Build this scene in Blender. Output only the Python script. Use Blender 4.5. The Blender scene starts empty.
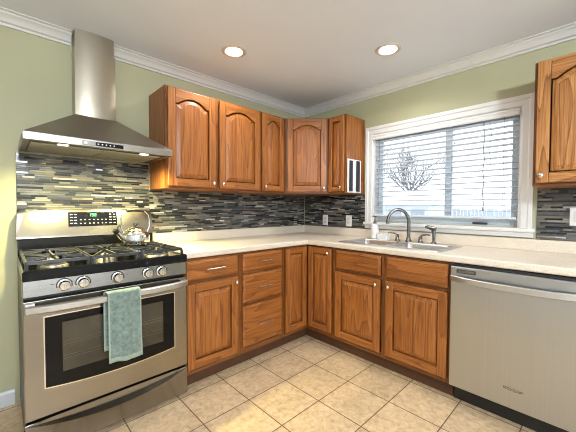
import bpy, bmesh, math, random
from mathutils import Vector, Matrix

scene = bpy.context.scene
COL = scene.collection
PI = math.pi
R = math.radians

# ------------------------------------------------------------------ camera
cam_data = bpy.data.cameras.new('camera')
cam = bpy.data.objects.new('camera', cam_data)
COL.objects.link(cam)
scene.camera = cam
cam_data.sensor_fit = 'HORIZONTAL'
cam_data.sensor_width = 36.0
cam_data.lens = 301.552 / 576 * 36
cam_data.clip_start = 0.02
YAW, PITCH, ROLL = R(46.31), R(-1.613), R(0.194)
fw = Vector((math.cos(YAW) * math.cos(PITCH), math.sin(YAW) * math.cos(PITCH), math.sin(PITCH)))
rt = Vector((math.sin(YAW), -math.cos(YAW), 0))
up = rt.cross(fw)
rt2 = rt * math.cos(ROLL) + up * math.sin(ROLL)
up2 = -rt * math.sin(ROLL) + up * math.cos(ROLL)
m3 = Matrix((rt2, up2, -fw)).transposed()
cam.matrix_world = Matrix.Translation((-2.632, -2.471, 1.204)) @ m3.to_4x4()

# ------------------------------------------------------------------ world, light levels, exposure
scene.view_settings.view_transform = 'Standard'
scene.view_settings.look = 'None'
scene.view_settings.gamma = 1.0
scene.view_settings.use_curve_mapping = False
scene.view_settings.exposure = 0.6
scene.cycles.use_denoising = True
scene.cycles.denoising_prefilter = 'ACCURATE'
scene.cycles.filter_width = 0.95
scene.cycles.max_bounces = 8
scene.cycles.sample_clamp_indirect = 6.0

SKY = 1.8            # overcast daylight
CAN_W = 7.0         # each recessed ceiling lamp, watts
HOOD_W = 15.0         # each hood lamp, watts
FILL_GLOBE_W = 330.0    # unseen fill globe, added behind the camera for brightness

world = bpy.data.worlds.new('overcast_sky')
scene.world = world
world.use_nodes = True
wn = world.node_tree
bg = wn.nodes['Background']
bg.inputs['Color'].default_value = (0.86, 0.93, 1.0, 1)
bg.inputs['Strength'].default_value = SKY

# ------------------------------------------------------------------ materials
def new_mat(name):
    m = bpy.data.materials.new(name)
    m.use_nodes = True
    nt = m.node_tree
    return m, nt, nt.nodes['Principled BSDF']

def link(nt, a, b):
    nt.links.new(a, b)

def ramp(nt, stops, interp='LINEAR'):
    n = nt.nodes.new('ShaderNodeValToRGB')
    cr = n.color_ramp
    cr.interpolation = interp
    while len(cr.elements) < len(stops):
        cr.elements.new(0.5)
    for e, (p, c) in zip(cr.elements, stops):
        e.position = p
        e.color = (*c, 1)
    return n

def coords(nt, scale=(1, 1, 1), kind='Object', rnd=False):
    tc = nt.nodes.new('ShaderNodeTexCoord')
    mp = nt.nodes.new('ShaderNodeMapping')
    mp.inputs['Scale'].default_value = scale
    src = tc.outputs[kind]
    if rnd:
        oi = nt.nodes.new('ShaderNodeObjectInfo')
        ml = nt.nodes.new('ShaderNodeMath'); ml.operation = 'MULTIPLY'; ml.inputs[1].default_value = 37.0
        link(nt, oi.outputs['Random'], ml.inputs[0])
        ad = nt.nodes.new('ShaderNodeVectorMath'); ad.operation = 'ADD'
        link(nt, src, ad.inputs[0]); link(nt, ml.outputs[0], ad.inputs[1])
        src = ad.outputs[0]
    link(nt, src, mp.inputs['Vector'])
    return mp.outputs['Vector']

def noise(nt, vec, scale, detail=4, rough=0.55, dist=0.0):
    n = nt.nodes.new('ShaderNodeTexNoise')
    n.inputs['Scale'].default_value = scale
    n.inputs['Detail'].default_value = detail
    n.inputs['Roughness'].default_value = rough
    n.inputs['Distortion'].default_value = dist
    link(nt, vec, n.inputs['Vector'])
    return n

def bump(nt, p, h, strength, dist=0.002):
    b = nt.nodes.new('ShaderNodeBump')
    b.inputs['Strength'].default_value = strength
    b.inputs['Distance'].default_value = dist
    link(nt, h, b.inputs['Height'])
    link(nt, b.outputs['Normal'], p.inputs['Normal'])

def plain(name, col, rough=0.5, metal=0.0, var=0.06, vscale=14, coat=0.0, spec=0.5):
    m, nt, p = new_mat(name)
    v = coords(nt)
    n = noise(nt, v, vscale, 4)
    lo = tuple(max(0, c * (1 - var)) for c in col)
    hi = tuple(min(1, c * (1 + var)) for c in col)
    r = ramp(nt, [(0.3, lo), (0.7, hi)])
    link(nt, n.outputs['Fac'], r.inputs['Fac'])
    link(nt, r.outputs['Color'], p.inputs['Base Color'])
    p.inputs['Roughness'].default_value = rough
    p.inputs['Metallic'].default_value = metal
    p.inputs['Specular IOR Level'].default_value = spec
    if coat:
        p.inputs['Coat Weight'].default_value = coat
        p.inputs['Coat Roughness'].default_value = 0.12
    return m

def oak(name, axis, dark=(0.085, 0.025, 0.005), mid=(0.278, 0.090, 0.0165), light=(0.47, 0.18, 0.040), streak=0.45):
    """oak: cathedral figure, pores and streaks running along one axis"""
    m, nt, p = new_mat(name)
    s_fig = {'x': (0.55, 6.5, 6.5), 'z': (6.5, 6.5, 0.55)}[axis]
    s_por = {'x': (6, 260, 260), 'z': (260, 260, 6)}[axis]
    s_str = {'x': (1.5, 95, 95), 'z': (95, 95, 1.5)}[axis]
    v1 = coords(nt, s_fig, rnd=True)
    nf = noise(nt, v1, 1.0, 2, 0.45)
    mul = nt.nodes.new('ShaderNodeMath'); mul.operation = 'MULTIPLY'; mul.inputs[1].default_value = 12.0
    link(nt, nf.outputs['Fac'], mul.inputs[0])
    fr = nt.nodes.new('ShaderNodeMath'); fr.operation = 'FRACT'
    link(nt, mul.outputs[0], fr.inputs[0])
    rf = ramp(nt, [(0.0, (0.25,) * 3), (0.07, (0.44,) * 3), (0.5, (0.60,) * 3), (0.93, (0.72,) * 3), (1.0, (0.25,) * 3)])
    link(nt, fr.outputs[0], rf.inputs['Fac'])
    ns = noise(nt, coords(nt, s_str, rnd=True), 1.0, 3)
    npn = noise(nt, coords(nt, s_por, rnd=True), 1.0, 2)
    mx = nt.nodes.new('ShaderNodeMix'); mx.data_type = 'FLOAT'; mx.inputs[0].default_value = streak
    link(nt, rf.outputs['Color'], mx.inputs[2]); link(nt, ns.outputs['Fac'], mx.inputs[3])
    mx2 = nt.nodes.new('ShaderNodeMix'); mx2.data_type = 'FLOAT'; mx2.inputs[0].default_value = 0.42
    link(nt, mx.outputs[0], mx2.inputs[2]); link(nt, npn.outputs['Fac'], mx2.inputs[3])
    rc = ramp(nt, [(0.32, dark), (0.51, mid), (0.71, light)])
    link(nt, mx2.outputs[0], rc.inputs['Fac'])
    link(nt, rc.outputs['Color'], p.inputs['Base Color'])
    p.inputs['Roughness'].default_value = 0.44
    p.inputs['Specular IOR Level'].default_value = 0.4
    p.inputs['Coat Weight'].default_value = 0.12
    p.inputs['Coat Roughness'].default_value = 0.25
    bump(nt, p, mx2.outputs[0], 0.12, 0.0015)
    return m

def steel(name, col=(0.60, 0.575, 0.53), rough=0.30, axis='x', var=0.05):
    m, nt, p = new_mat(name)
    sc = {'x': (1.5, 260, 260), 'z': (260, 260, 1.5)}[axis]
    n = noise(nt, coords(nt, sc), 1.0, 3)
    n2 = noise(nt, coords(nt), 3.5, 3)
    r = ramp(nt, [(0.3, tuple(c * (1 - var) for c in col)), (0.7, tuple(min(1, c * (1 + var)) for c in col))])
    link(nt, n.outputs['Fac'], r.inputs['Fac'])
    link(nt, r.outputs['Color'], p.inputs['Base Color'])
    p.inputs['Metallic'].default_value = 1.0
    mr = nt.nodes.new('ShaderNodeMapRange')
    mr.inputs['To Min'].default_value = rough * 0.8
    mr.inputs['To Max'].default_value = rough * 1.25
    link(nt, n2.outputs['Fac'], mr.inputs['Value'])
    link(nt, mr.outputs['Result'], p.inputs['Roughness'])
    bump(nt, p, n.outputs['Fac'], 0.05, 0.0006)
    return m

def emit(name, col, strength):
    m, nt, p = new_mat(name)
    p.inputs['Base Color'].default_value = (*col, 1)
    p.inputs['Emission Color'].default_value = (*col, 1)
    p.inputs['Emission Strength'].default_value = strength
    return m

M_oak_v = oak('oak_vertical_grain', 'z')
M_oak_h = oak('oak_horizontal_grain', 'x')
M_bold_v = oak('bold_oak_vertical_grain', 'z', (0.075, 0.024, 0.006), (0.34, 0.135, 0.034), (0.60, 0.30, 0.10), 0.25)
M_bold_h = oak('bold_oak_horizontal_grain', 'x', (0.075, 0.024, 0.006), (0.34, 0.135, 0.034), (0.60, 0.30, 0.10), 0.3)
M_frame_shade_v = oak('shaded_oak_frame_vertical_grain', 'z', (0.055, 0.016, 0.004), (0.175, 0.056, 0.011), (0.30, 0.112, 0.025))  # same oak as the doors, darkened to paint shade into the reveals
M_frame_shade_h = oak('shaded_oak_frame_horizontal_grain', 'x', (0.055, 0.016, 0.004), (0.175, 0.056, 0.011), (0.30, 0.112, 0.025))
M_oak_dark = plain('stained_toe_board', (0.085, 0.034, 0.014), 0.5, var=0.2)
M_steel = steel('brushed_steel', (0.29, 0.27, 0.24), 0.23, 'x')
M_handle = steel('handle_steel', (0.60, 0.595, 0.58), 0.36, 'x')
M_sink = steel('sink_steel', (0.60, 0.60, 0.59), 0.28, 'x')
M_steel_v = steel('brushed_steel_vertical', (0.50, 0.515, 0.52), 0.32, 'z', 0.03)
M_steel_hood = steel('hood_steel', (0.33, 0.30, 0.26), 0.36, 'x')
M_chimney_lit = steel('warm_lit_chimney_steel', (0.50, 0.455, 0.37), 0.30, 'x')  # hood steel lightened and gilded, with reflected warm light put into its colour
M_chrome = plain('polished_metal', (0.78, 0.77, 0.74), 0.12, 1.0, 0.03)
M_nickel = plain('satin_nickel', (0.66, 0.63, 0.58), 0.26, 1.0, 0.03)
M_faucet = plain('brushed_nickel_tap', (0.22, 0.215, 0.21), 0.25, 1.0, 0.05)
M_black_gloss = plain('black_enamel', (0.006, 0.006, 0.007), 0.12, 0.0, 0.1, spec=0.3)
M_black = plain('black_plastic', (0.012, 0.012, 0.013), 0.42, 0.0, 0.1)
M_iron = plain('cast_iron', (0.035, 0.035, 0.037), 0.36, 0.35, 0.25, 60)
M_burner = plain('burner_aluminium', (0.42, 0.40, 0.36), 0.4, 1.0, 0.1)
M_glass_black = plain('oven_glass', (0.004, 0.004, 0.004), 0.05, 0.0, 0.1, spec=0.2)
M_oven_in = plain('oven_interior', (0.060, 0.050, 0.034), 0.16, 0.0, 0.3, 6, spec=0.3)
M_rack = plain('oven_rack_wire', (0.13, 0.115, 0.09), 0.35, 0.9, 0.1)
M_white_trim = plain('white_trim_paint', (0.74, 0.735, 0.72), 0.38, 0.0, 0.015)
M_crown = plain('crown_paint', (0.64, 0.625, 0.585), 0.45, 0.0, 0.02)
M_white_plastic = plain('white_plastic', (0.84, 0.83, 0.80), 0.35, 0.0, 0.02)
M_vinyl = plain('white_vinyl_frame', (0.74, 0.82, 0.90), 0.4, 0.0, 0.02)
M_slat = plain('white_blind_slat', (0.66, 0.69, 0.72), 0.45, 0.0, 0.015)
M_cord = plain('blind_cord', (0.22, 0.24, 0.26), 0.7, 0.0, 0.05)
M_dark_slot = plain('dark_slot', (0.02, 0.02, 0.02), 0.6)
M_grey_mark = plain('grey_print', (0.07, 0.065, 0.06), 0.5)
M_white_mark = plain('white_print', (0.62, 0.62, 0.60), 0.5)
M_board_white = plain('white_gloss_board', (0.80, 0.80, 0.80), 0.2, 0.0, 0.02, coat=0.4)
M_filter = plain('hood_filter_mesh', (0.55, 0.53, 0.47), 0.42, 0.9, 0.15, 220)
M_baseboard = plain('baseboard_paint', (0.62, 0.64, 0.66), 0.4, 0.0, 0.03)
M_can = plain('can_reflector', (0.80, 0.77, 0.72), 0.25, 0.75, 0.02)
M_can_trim = plain('can_trim', (0.66, 0.58, 0.50), 0.35, 0.3, 0.03)
M_ceiling_lamp = emit('ceiling_lamp_glow', (1.0, 0.93, 0.82), 9.0)
M_hood_lamp = emit('hood_lamp_glow', (1.0, 0.92, 0.62), 14.0)
M_fill_globe = emit('fill_globe_glow', (0.84, 0.93, 1.0), FILL_GLOBE_W / 1.45)
M_clock = emit('green_clock_digits', (0.08, 0.85, 0.22), 1.4)

# wall paint
def paint(name, col, var=0.03):
    m, nt, p = new_mat(name)
    v = coords(nt)
    n = noise(nt, v, 2.2, 5)
    r = ramp(nt, [(0.3, tuple(c * (1 - var) for c in col)), (0.7, tuple(c * (1 + var) for c in col))])
    link(nt, n.outputs['Fac'], r.inputs['Fac'])
    link(nt, r.outputs['Color'], p.inputs['Base Color'])
    p.inputs['Roughness'].default_value = 0.62
    n2 = noise(nt, v, 160, 3)
    bump(nt, p, n2.outputs['Fac'], 0.08, 0.001)
    return m
M_wall = paint('sage_green_paint', (0.455, 0.445, 0.28))
M_wall_pale = paint('pale_grey_paint', (0.60, 0.64, 0.69))
M_ceil = paint('ceiling_paint', (0.76, 0.80, 0.89), 0.02)

# floor tile
def floor_mat():
    m, nt, p = new_mat('beige_floor_tile')
    tc = nt.nodes.new('ShaderNodeTexCoord')
    mp = nt.nodes.new('ShaderNodeMapping')
    mp.inputs['Location'].default_value = (0.905 + 0.31 * 20, 0.66 + 0.305 * 20, 0)
    link(nt, tc.outputs['Object'], mp.inputs['Vector'])
    br = nt.nodes.new('ShaderNodeTexBrick')
    br.offset = 0.0; br.squash = 1.0
    br.inputs['Scale'].default_value = 1.0
    br.inputs['Brick Width'].default_value = 0.31
    br.inputs['Row Height'].default_value = 0.305
    br.inputs['Mortar Size'].default_value = 0.0032
    br.inputs['Mortar Smooth'].default_value = 0.15
    br.inputs['Color1'].default_value = (0.0, 0.0, 0.0, 1)
    br.inputs['Color2'].default_value = (1.0, 1.0, 1.0, 1)
    br.inputs['Mortar'].default_value = (0.5, 0.5, 0.5, 1)
    link(nt, mp.outputs['Vector'], br.inputs['Vector'])
    n1 = noise(nt, tc.outputs['Object'], 26, 6, 0.65, 0.6)
    n2 = noise(nt, tc.outputs['Object'], 5, 3)
    r1 = ramp(nt, [(0.30, (0.42, 0.285, 0.155)), (0.50, (0.57, 0.425, 0.26)), (0.68, (0.67, 0.525, 0.35))])
    link(nt, n1.outputs['Fac'], r1.inputs['Fac'])
    r2 = ramp(nt, [(0.3, (0.86, 0.86, 0.86)), (0.7, (1.08, 1.06, 1.04))])
    link(nt, n2.outputs['Fac'], r2.inputs['Fac'])
    mm = nt.nodes.new('ShaderNodeMix'); mm.data_type = 'RGBA'; mm.blend_type = 'MULTIPLY'; mm.inputs[0].default_value = 1.0
    link(nt, r1.outputs['Color'], mm.inputs[6]); link(nt, r2.outputs['Color'], mm.inputs[7])
    r3 = ramp(nt, [(0.0, (0.90, 0.90, 0.90)), (1.0, (1.06, 1.06, 1.06))])
    link(nt, br.outputs['Color'], r3.inputs['Fac'])
    m3_ = nt.nodes.new('ShaderNodeMix'); m3_.data_type = 'RGBA'; m3_.blend_type = 'MULTIPLY'; m3_.inputs[0].default_value = 1.0
    link(nt, mm.outputs[2], m3_.inputs[6]); link(nt, r3.outputs['Color'], m3_.inputs[7])
    mg = nt.nodes.new('ShaderNodeMix'); mg.data_type = 'RGBA'
    link(nt, br.outputs['Fac'], mg.inputs[0])
    link(nt, m3_.outputs[2], mg.inputs[6])
    mg.inputs[7].default_value = (0.13, 0.085, 0.05, 1)
    link(nt, mg.outputs[2], p.inputs['Base Color'])
    mr = nt.nodes.new('ShaderNodeMapRange')
    mr.inputs['To Min'].default_value = 0.38; mr.inputs['To Max'].default_value = 0.85
    link(nt, br.outputs['Fac'], mr.inputs['Value'])
    link(nt, mr.outputs['Result'], p.inputs['Roughness'])
    inv = nt.nodes.new('ShaderNodeMath'); inv.operation = 'SUBTRACT'; inv.inputs[0].default_value = 1.0
    link(nt, br.outputs['Fac'], inv.inputs[1])
    bump(nt, p, inv.outputs[0], 0.5, 0.003)
    return m
M_floor = floor_mat()

# laminate worktop
def laminate():
    m, nt, p = new_mat('cream_laminate')
    v = coords(nt)
    n = noise(nt, v, 130, 5, 0.7)
    n2 = noise(nt, v, 9, 3)
    r = ramp(nt, [(0.34, (0.65, 0.55, 0.42)), (0.5, (0.73, 0.645, 0.525)), (0.66, (0.80, 0.735, 0.63))])
    link(nt, n.outputs['Fac'], r.inputs['Fac'])
    r2 = ramp(nt, [(0.3, (0.95, 0.95, 0.95)), (0.7, (1.03, 1.03, 1.03))])
    link(nt, n2.outputs['Fac'], r2.inputs['Fac'])
    mm = nt.nodes.new('ShaderNodeMix'); mm.data_type = 'RGBA'; mm.blend_type = 'MULTIPLY'; mm.inputs[0].default_value = 1.0
    link(nt, r.outputs['Color'], mm.inputs[6]); link(nt, r2.outputs['Color'], mm.inputs[7])
    link(nt, mm.outputs[2], p.inputs['Base Color'])
    p.inputs['Roughness'].default_value = 0.30
    return m
M_counter = laminate()

# mosaic: the colour of each little tile rides on a face attribute; alpha says how glassy it is
def mosaic_mat():
    m, nt, p = new_mat('glass_and_stone_mosaic')
    at = nt.nodes.new('ShaderNodeAttribute'); at.attribute_name = 'tile'
    n = noise(nt, coords(nt, (30, 30, 120)), 1.0, 4, 0.6)
    r = ramp(nt, [(0.3, (0.80, 0.80, 0.80)), (0.7, (1.15, 1.15, 1.15))])
    link(nt, n.outputs['Fac'], r.inputs['Fac'])
    mm = nt.nodes.new('ShaderNodeMix'); mm.data_type = 'RGBA'; mm.blend_type = 'MULTIPLY'; mm.inputs[0].default_value = 1.0
    link(nt, at.outputs['Color'], mm.inputs[6]); link(nt, r.outputs['Color'], mm.inputs[7])
    link(nt, mm.outputs[2], p.inputs['Base Color'])
    mr = nt.nodes.new('ShaderNodeMapRange')
    mr.inputs['To Min'].default_value = 0.5; mr.inputs['To Max'].default_value = 0.06
    link(nt, at.outputs['Alpha'], mr.inputs['Value'])
    link(nt, mr.outputs['Result'], p.inputs['Roughness'])
    ms = nt.nodes.new('ShaderNodeMath'); ms.operation = 'GREATER_THAN'; ms.inputs[1].default_value = 0.95
    link(nt, at.outputs['Alpha'], ms.inputs[0])
    mu = nt.nodes.new('ShaderNodeMath'); mu.operation = 'MULTIPLY'; mu.inputs[1].default_value = 0.85
    link(nt, ms.outputs[0], mu.inputs[0])
    link(nt, mu.outputs[0], p.inputs['Metallic'])
    return m
M_mosaic = mosaic_mat()
M_grout = plain('dark_grout', (0.16, 0.145, 0.12), 0.85, 0.0, 0.1, 80)

# towel
def towel_mat():
    m, nt, p = new_mat('sage_terry_cloth')
    v = coords(nt)
    n = noise(nt, v, 55, 5, 0.7)
    r = ramp(nt, [(0.3, (0.095, 0.135, 0.115)), (0.5, (0.165, 0.225, 0.195)), (0.72, (0.26, 0.335, 0.295))])
    link(nt, n.outputs['Fac'], r.inputs['Fac'])
    link(nt, r.outputs['Color'], p.inputs['Base Color'])
    p.inputs['Roughness'].default_value = 0.95
    p.inputs['Sheen Weight'].default_value = 0.3
    n2 = noise(nt, v, 420, 2)
    bump(nt, p, n2.outputs['Fac'], 0.5, 0.003)
    return m
M_towel = towel_mat()
M_towel_hem = plain('towel_hem', (0.30, 0.37, 0.32), 0.9, 0.0, 0.08, 90)

def glass_pane():
    m, nt, p = new_mat('window_glass')
    out = nt.nodes['Material Output']
    tr = nt.nodes.new('ShaderNodeBsdfTransparent')
    gl = nt.nodes.new('ShaderNodeBsdfGlossy'); gl.inputs['Roughness'].default_value = 0.02
    fr = nt.nodes.new('ShaderNodeFresnel'); fr.inputs['IOR'].default_value = 1.45
    mx = nt.nodes.new('ShaderNodeMixShader')
    link(nt, fr.outputs[0], mx.inputs[0]); link(nt, tr.outputs[0], mx.inputs[1]); link(nt, gl.outputs[0], mx.inputs[2])
    link(nt, mx.outputs[0], out.inputs['Surface'])
    return m
M_glass = glass_pane()
M_snow = plain('pale_yard', (0.78, 0.80, 0.83), 0.9, 0.0, 0.12, 1.5)
M_bark = plain('bare_bark', (0.16, 0.17, 0.19), 0.9, 0.0, 0.2, 20)
M_siding = plain('pale_siding', (0.52, 0.57, 0.62), 0.7, 0.0, 0.05, 5)
M_roof = plain('grey_shingle', (0.30, 0.34, 0.39), 0.9, 0.0, 0.12, 12)
M_fence = plain('weathered_fence', (0.40, 0.45, 0.50), 0.85, 0.0, 0.15, 8)

# ------------------------------------------------------------------ mesh helpers
def nb():
    return bmesh.new()

def box(bm, x0, x1, y0, y1, z0, z1, mi=0):
    vs = [bm.verts.new((x, y, z)) for z in (z0, z1) for y in (y0, y1) for x in (x0, x1)]
    for q in ((0, 2, 3, 1), (4, 5, 7, 6), (0, 1, 5, 4), (1, 3, 7, 5), (3, 2, 6, 7), (2, 0, 4, 6)):
        f = bm.faces.new([vs[i] for i in q]); f.material_index = mi
    return vs

def loft(bm, rings, mi=0, caps=(True, True), closed=True):
    vr = [[bm.verts.new(p) for p in r] for r in rings]
    n = len(vr[0])
    for a, b in zip(vr, vr[1:]):
        for i in range(n if closed else n - 1):
            j = (i + 1) % n
            try:
                f = bm.faces.new((a[i], a[j], b[j], b[i])); f.material_index = mi
            except ValueError:
                pass
    if caps[0]:
        f = bm.faces.new(list(reversed(vr[0]))); f.material_index = mi
    if caps[1]:
        f = bm.faces.new(vr[-1]); f.material_index = mi
    return vr

def frame_axes(d):
    d = Vector(d).normalized()
    a = Vector((0, 0, 1)) if abs(d.z) < 0.9 else Vector((1, 0, 0))
    u = d.cross(a).normalized()
    return u, d.cross(u).normalized()

def cyl(bm, a, b, r0, r1=None, seg=20, mi=0):
    a, b = Vector(a), Vector(b)
    r1 = r0 if r1 is None else r1
    u, v = frame_axes(b - a)
    ring = lambda c, r: [c + u * (r * math.cos(t)) + v * (r * math.sin(t)) for t in (2 * PI * k / seg for k in range(seg))]
    loft(bm, [ring(a, r0), ring(b, r1)], mi)

def tube(bm, pts, r, seg=10, mi=0):
    pts = [Vector(p) for p in pts]
    rs = r if isinstance(r, (list, tuple)) else [r] * len(pts)
    rings = []
    u = None
    for i, p in enumerate(pts):
        d = (pts[min(i + 1, len(pts) - 1)] - pts[max(i - 1, 0)]).normalized()
        if u is None:
            u, v = frame_axes(d)
        else:
            u = (u - d * u.dot(d)).normalized(); v = d.cross(u)
        rings.append([p + (u * math.cos(t) + v * math.sin(t)) * rs[i] for t in (2 * PI * k / seg for k in range(seg))])
    loft(bm, rings, mi)

def lathe(bm, prof, c=(0, 0, 0), seg=28, mi=0, axis='z', caps=(True, True)):
    c = Vector(c)
    rings = []
    for r, h in prof:
        ring = []
        for k in range(seg):
            t = 2 * PI * k / seg
            a, b = max(r, 1e-5) * math.cos(t), max(r, 1e-5) * math.sin(t)
            ring.append(c + (Vector((a, b, h)) if axis == 'z' else Vector((a, -h, b)) if axis == 'y' else Vector((h, a, b))))
        rings.append(ring)
    loft(bm, rings, mi, caps)

def prism(bm, pts, axis, a, b, mi=0):
    """extrude a 2d outline along an axis"""
    f3 = {'x': lambda p, t: (t, p[0], p[1]), 'y': lambda p, t: (p[0], t, p[1]), 'z': lambda p, t: (p[0], p[1], t)}[axis]
    loft(bm, [[f3(p, a) for p in pts], [f3(p, b) for p in pts]], mi)

def obj(name, bm, mats, parent=None, bevel=0.0, seg=2, smooth=None, loc=None):
    bmesh.ops.recalc_face_normals(bm, faces=bm.faces)
    me = bpy.data.meshes.new(name)
    bm.to_mesh(me); bm.free()
    for m in (mats if isinstance(mats, (list, tuple)) else [mats]):
        me.materials.append(m)
    o = bpy.data.objects.new(name, me)
    COL.objects.link(o)
    if parent is not None:
        o.parent = parent
    if loc is not None:
        o.location = loc
    if smooth is not None:
        me.shade_smooth()
        me.set_sharp_from_angle(angle=R(smooth))
    if bevel:
        md = o.modifiers.new('bevel', 'BEVEL')
        md.width = bevel; md.segments = seg; md.limit_method = 'ANGLE'; md.angle_limit = R(40)
        md.harden_normals = False
    return o

def tag(o, label, cat, group=None, kind=None):
    o['label'] = label; o['category'] = cat
    if group: o['group'] = group
    if kind: o['kind'] = kind
    return o

def thing(name, label, cat, loc=(0, 0, 0), rz=0.0, group=None):
    o = bpy.data.objects.new(name, None)
    o.empty_display_size = 0.1
    COL.objects.link(o)
    o.location = loc; o.rotation_euler = (0, 0, rz)
    return tag(o, label, cat, group)

def struct(name, bm, mats, bevel=0.0, smooth=None, label=None, cat=None):
    o = obj(name, bm, mats, None, bevel, 2, smooth)
    o['kind'] = 'structure'
    if label: o['label'] = label
    if cat: o['category'] = cat
    return o

def copy_tree(o, parent=None):
    c = o.copy(); COL.objects.link(c)
    if parent is not None: c.parent = parent
    for ch in [x for x in bpy.data.objects if x.parent == o]:
        copy_tree(ch, c)
    return c

# ------------------------------------------------------------------ room shell
CZ = 2.345
XL, YF = -4.6, -5.0
WY0, WY1, WZ0, WZ1 = -2.065, -0.915, 1.067, 1.907      # kitchen window opening

b = nb(); box(b, XL, 0, YF, 0, -0.06, 0)
struct('floor', b, M_floor, label='beige mottled ceramic tile floor with dark grout', cat='floor')
b = nb(); box(b, XL - 0.12, 0.12, 0, 0.12, -0.06, CZ + 0.1)
struct('wall_back', b, M_wall, label='sage green wall behind the range', cat='wall')
b = nb()
box(b, 0, 0.12, YF, WY0, -0.06, CZ + 0.1); box(b, 0, 0.12, WY1, 0, -0.06, CZ + 0.1)
box(b, 0, 0.12, WY0, WY1, -0.06, WZ0); box(b, 0, 0.12, WY0, WY1, WZ1, CZ + 0.1)
struct('wall_right', b, M_wall, label='sage green wall around the window', cat='wall')
# room behind the camera, its wide front window added to let in more daylight
b = nb()
box(b, XL - 0.12, XL, YF, 0, -0.06, CZ + 0.1)
struct('wall_left', b, M_wall_pale, label='pale grey wall left of the camera', cat='wall')
b = nb()
box(b, XL - 0.12, -4.0, YF - 0.12, YF, -0.06, CZ + 0.1); box(b, -1.0, 0.12, YF - 0.12, YF, -0.06, CZ + 0.1)
box(b, -4.0, -1.0, YF - 0.12, YF, 2.1, CZ + 0.1); box(b, -4.0, -1.0, YF - 0.12, YF, -0.06, 1.0)
struct('wall_front', b, M_wall_pale, label='pale grey wall behind the camera with a wide window added for fill daylight', cat='wall')
b = nb()
for x0, x1 in ((-4.0, -3.94), (-2.53, -2.47), (-1.06, -1.0)): box(b, x0, x1, YF - 0.08, YF - 0.03, 1.0, 2.1)
for x0, x1 in ((-3.94, -2.53), (-2.47, -1.06)):
    box(b, x0, x1, YF - 0.08, YF - 0.03, 1.0, 1.06); box(b, x0, x1, YF - 0.08, YF - 0.03, 2.04, 2.1)
w3 = struct('fill_window', b, M_white_trim)
for x0, x1 in ((-3.94, -2.53), (-2.47, -1.06)):
    b = nb(); box(b, x0, x1, YF - 0.057, YF - 0.053, 1.06, 2.04); obj('pane', b, M_glass, w3)

# ceiling with round holes for the recessed lamps
CANS = [(-1.372, -0.573), (-0.588, -1.37), (-3.0, -1.55), (-1.5, -3.0), (-3.3, -3.6)]  # last three are unseen fill lamps, added for brightness behind the camera
CAN_R = 0.066
b = nb()
outer = [b.verts.new(p) for p in ((XL - 0.12, YF - 0.12, CZ), (0.12, YF - 0.12, CZ), (0.12, 0.12, CZ), (XL - 0.12, 0.12, CZ))]
edges = [b.edges.new((outer[i], outer[(i + 1) % 4])) for i in range(4)]
for cx, cy in CANS:
    vs = [b.verts.new((cx + CAN_R * math.cos(2 * PI * k / 28), cy + CAN_R * math.sin(2 * PI * k / 28), CZ)) for k in range(28)]
    edges += [b.edges.new((vs[k], vs[(k + 1) % 28])) for k in range(28)]
bmesh.ops.triangle_fill(b, edges=edges, use_beauty=True)
top = bmesh.ops.extrude_face_region(b, geom=b.faces[:])
bmesh.ops.translate(b, verts=[v for v in top['geom'] if isinstance(v, bmesh.types.BMVert)], vec=(0, 0, 0.02))
struct('ceiling', b, M_ceil, label='smooth white ceiling', cat='ceiling')

# crown moulding
CROWN = [(0, 2.268), (0.011, 2.268), (0.013, 2.282), (0.026, 2.288), (0.031, 2.303), (0.041, 2.318), (0.052, 2.325),
         (0.056, 2.334), (0.070, 2.338), (0.070, CZ), (0, CZ)]
def crown(name, p0, p1, nrm, m0, m1, label):
    """profile swept from p0 to p1; m0 and m1 shift each end along the run per metre of projection (mitres)"""
    p0, p1, nrm = Vector(p0), Vector(p1), Vector(nrm)
    d = (p1 - p0).normalized()
    b = nb()
    loft(b, [[(p0 + nrm * o + d * o * m0).to_tuple()[:2] + (z,) for o, z in CROWN],
             [(p1 + nrm * o + d * o * m1).to_tuple()[:2] + (z,) for o, z in CROWN]])
    return struct(name, b, M_crown, smooth=25, label=label, cat='crown moulding')
crown('trim_1', (XL, 0, 0), (-2.275, 0, 0), (0, -1, 0), 1, 0, 'white crown moulding left of the hood chimney')
crown('trim_2', (-2.034, 0, 0), (0, 0, 0), (0, -1, 0), 0, -1, 'white crown moulding right of the hood chimney')
crown('trim_3', (0, 0, 0), (0, YF, 0), (-1, 0, 0), 1, -1, 'white crown moulding above the window')
b = nb()
prism(b, [(0, 0), (-0.014, 0), (-0.014, 0.075), (-0.008, 0.088), (0, 0.09)], 'x', XL, -2.585)
struct('baseboard_back', b, M_baseboard, label='pale baseboard left of the range', cat='baseboard')

# ------------------------------------------------------------------ window
win = thing('window_1', 'white framed sliding window above the sink', 'window', (0, 0, 0))
win['kind'] = 'structure'
b = nb()
cz0, cz1, cy0, cy1 = 1.065, 1.982, -2.137, -0.840       # casing outside edges
def casing_bar(pts_in, pts_out):
    """mitred casing board between an inner and an outer edge, with a stepped face"""
    a0, a1 = Vector(pts_in[0]), Vector(pts_in[1]); o0, o1 = Vector(pts_out[0]), Vector(pts_out[1])
    steps = [(0, 0.0), (0, -0.010), (0.12, -0.016), (0.55, -0.016), (0.68, -0.024), (1.0, -0.024), (1.0, 0.0)]
    loft(b, [[(x, *(a0.lerp(o0, t))) for t, x in steps], [(x, *(a1.lerp(o1, t))) for t, x in steps]])
casing_bar([(WY1, WZ0), (WY1, WZ1)], [(cy1, cz0), (cy1, cz1)])
casing_bar([(WY0, WZ0), (WY0, WZ1)], [(cy0, cz0), (cy0, cz1)])
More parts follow.
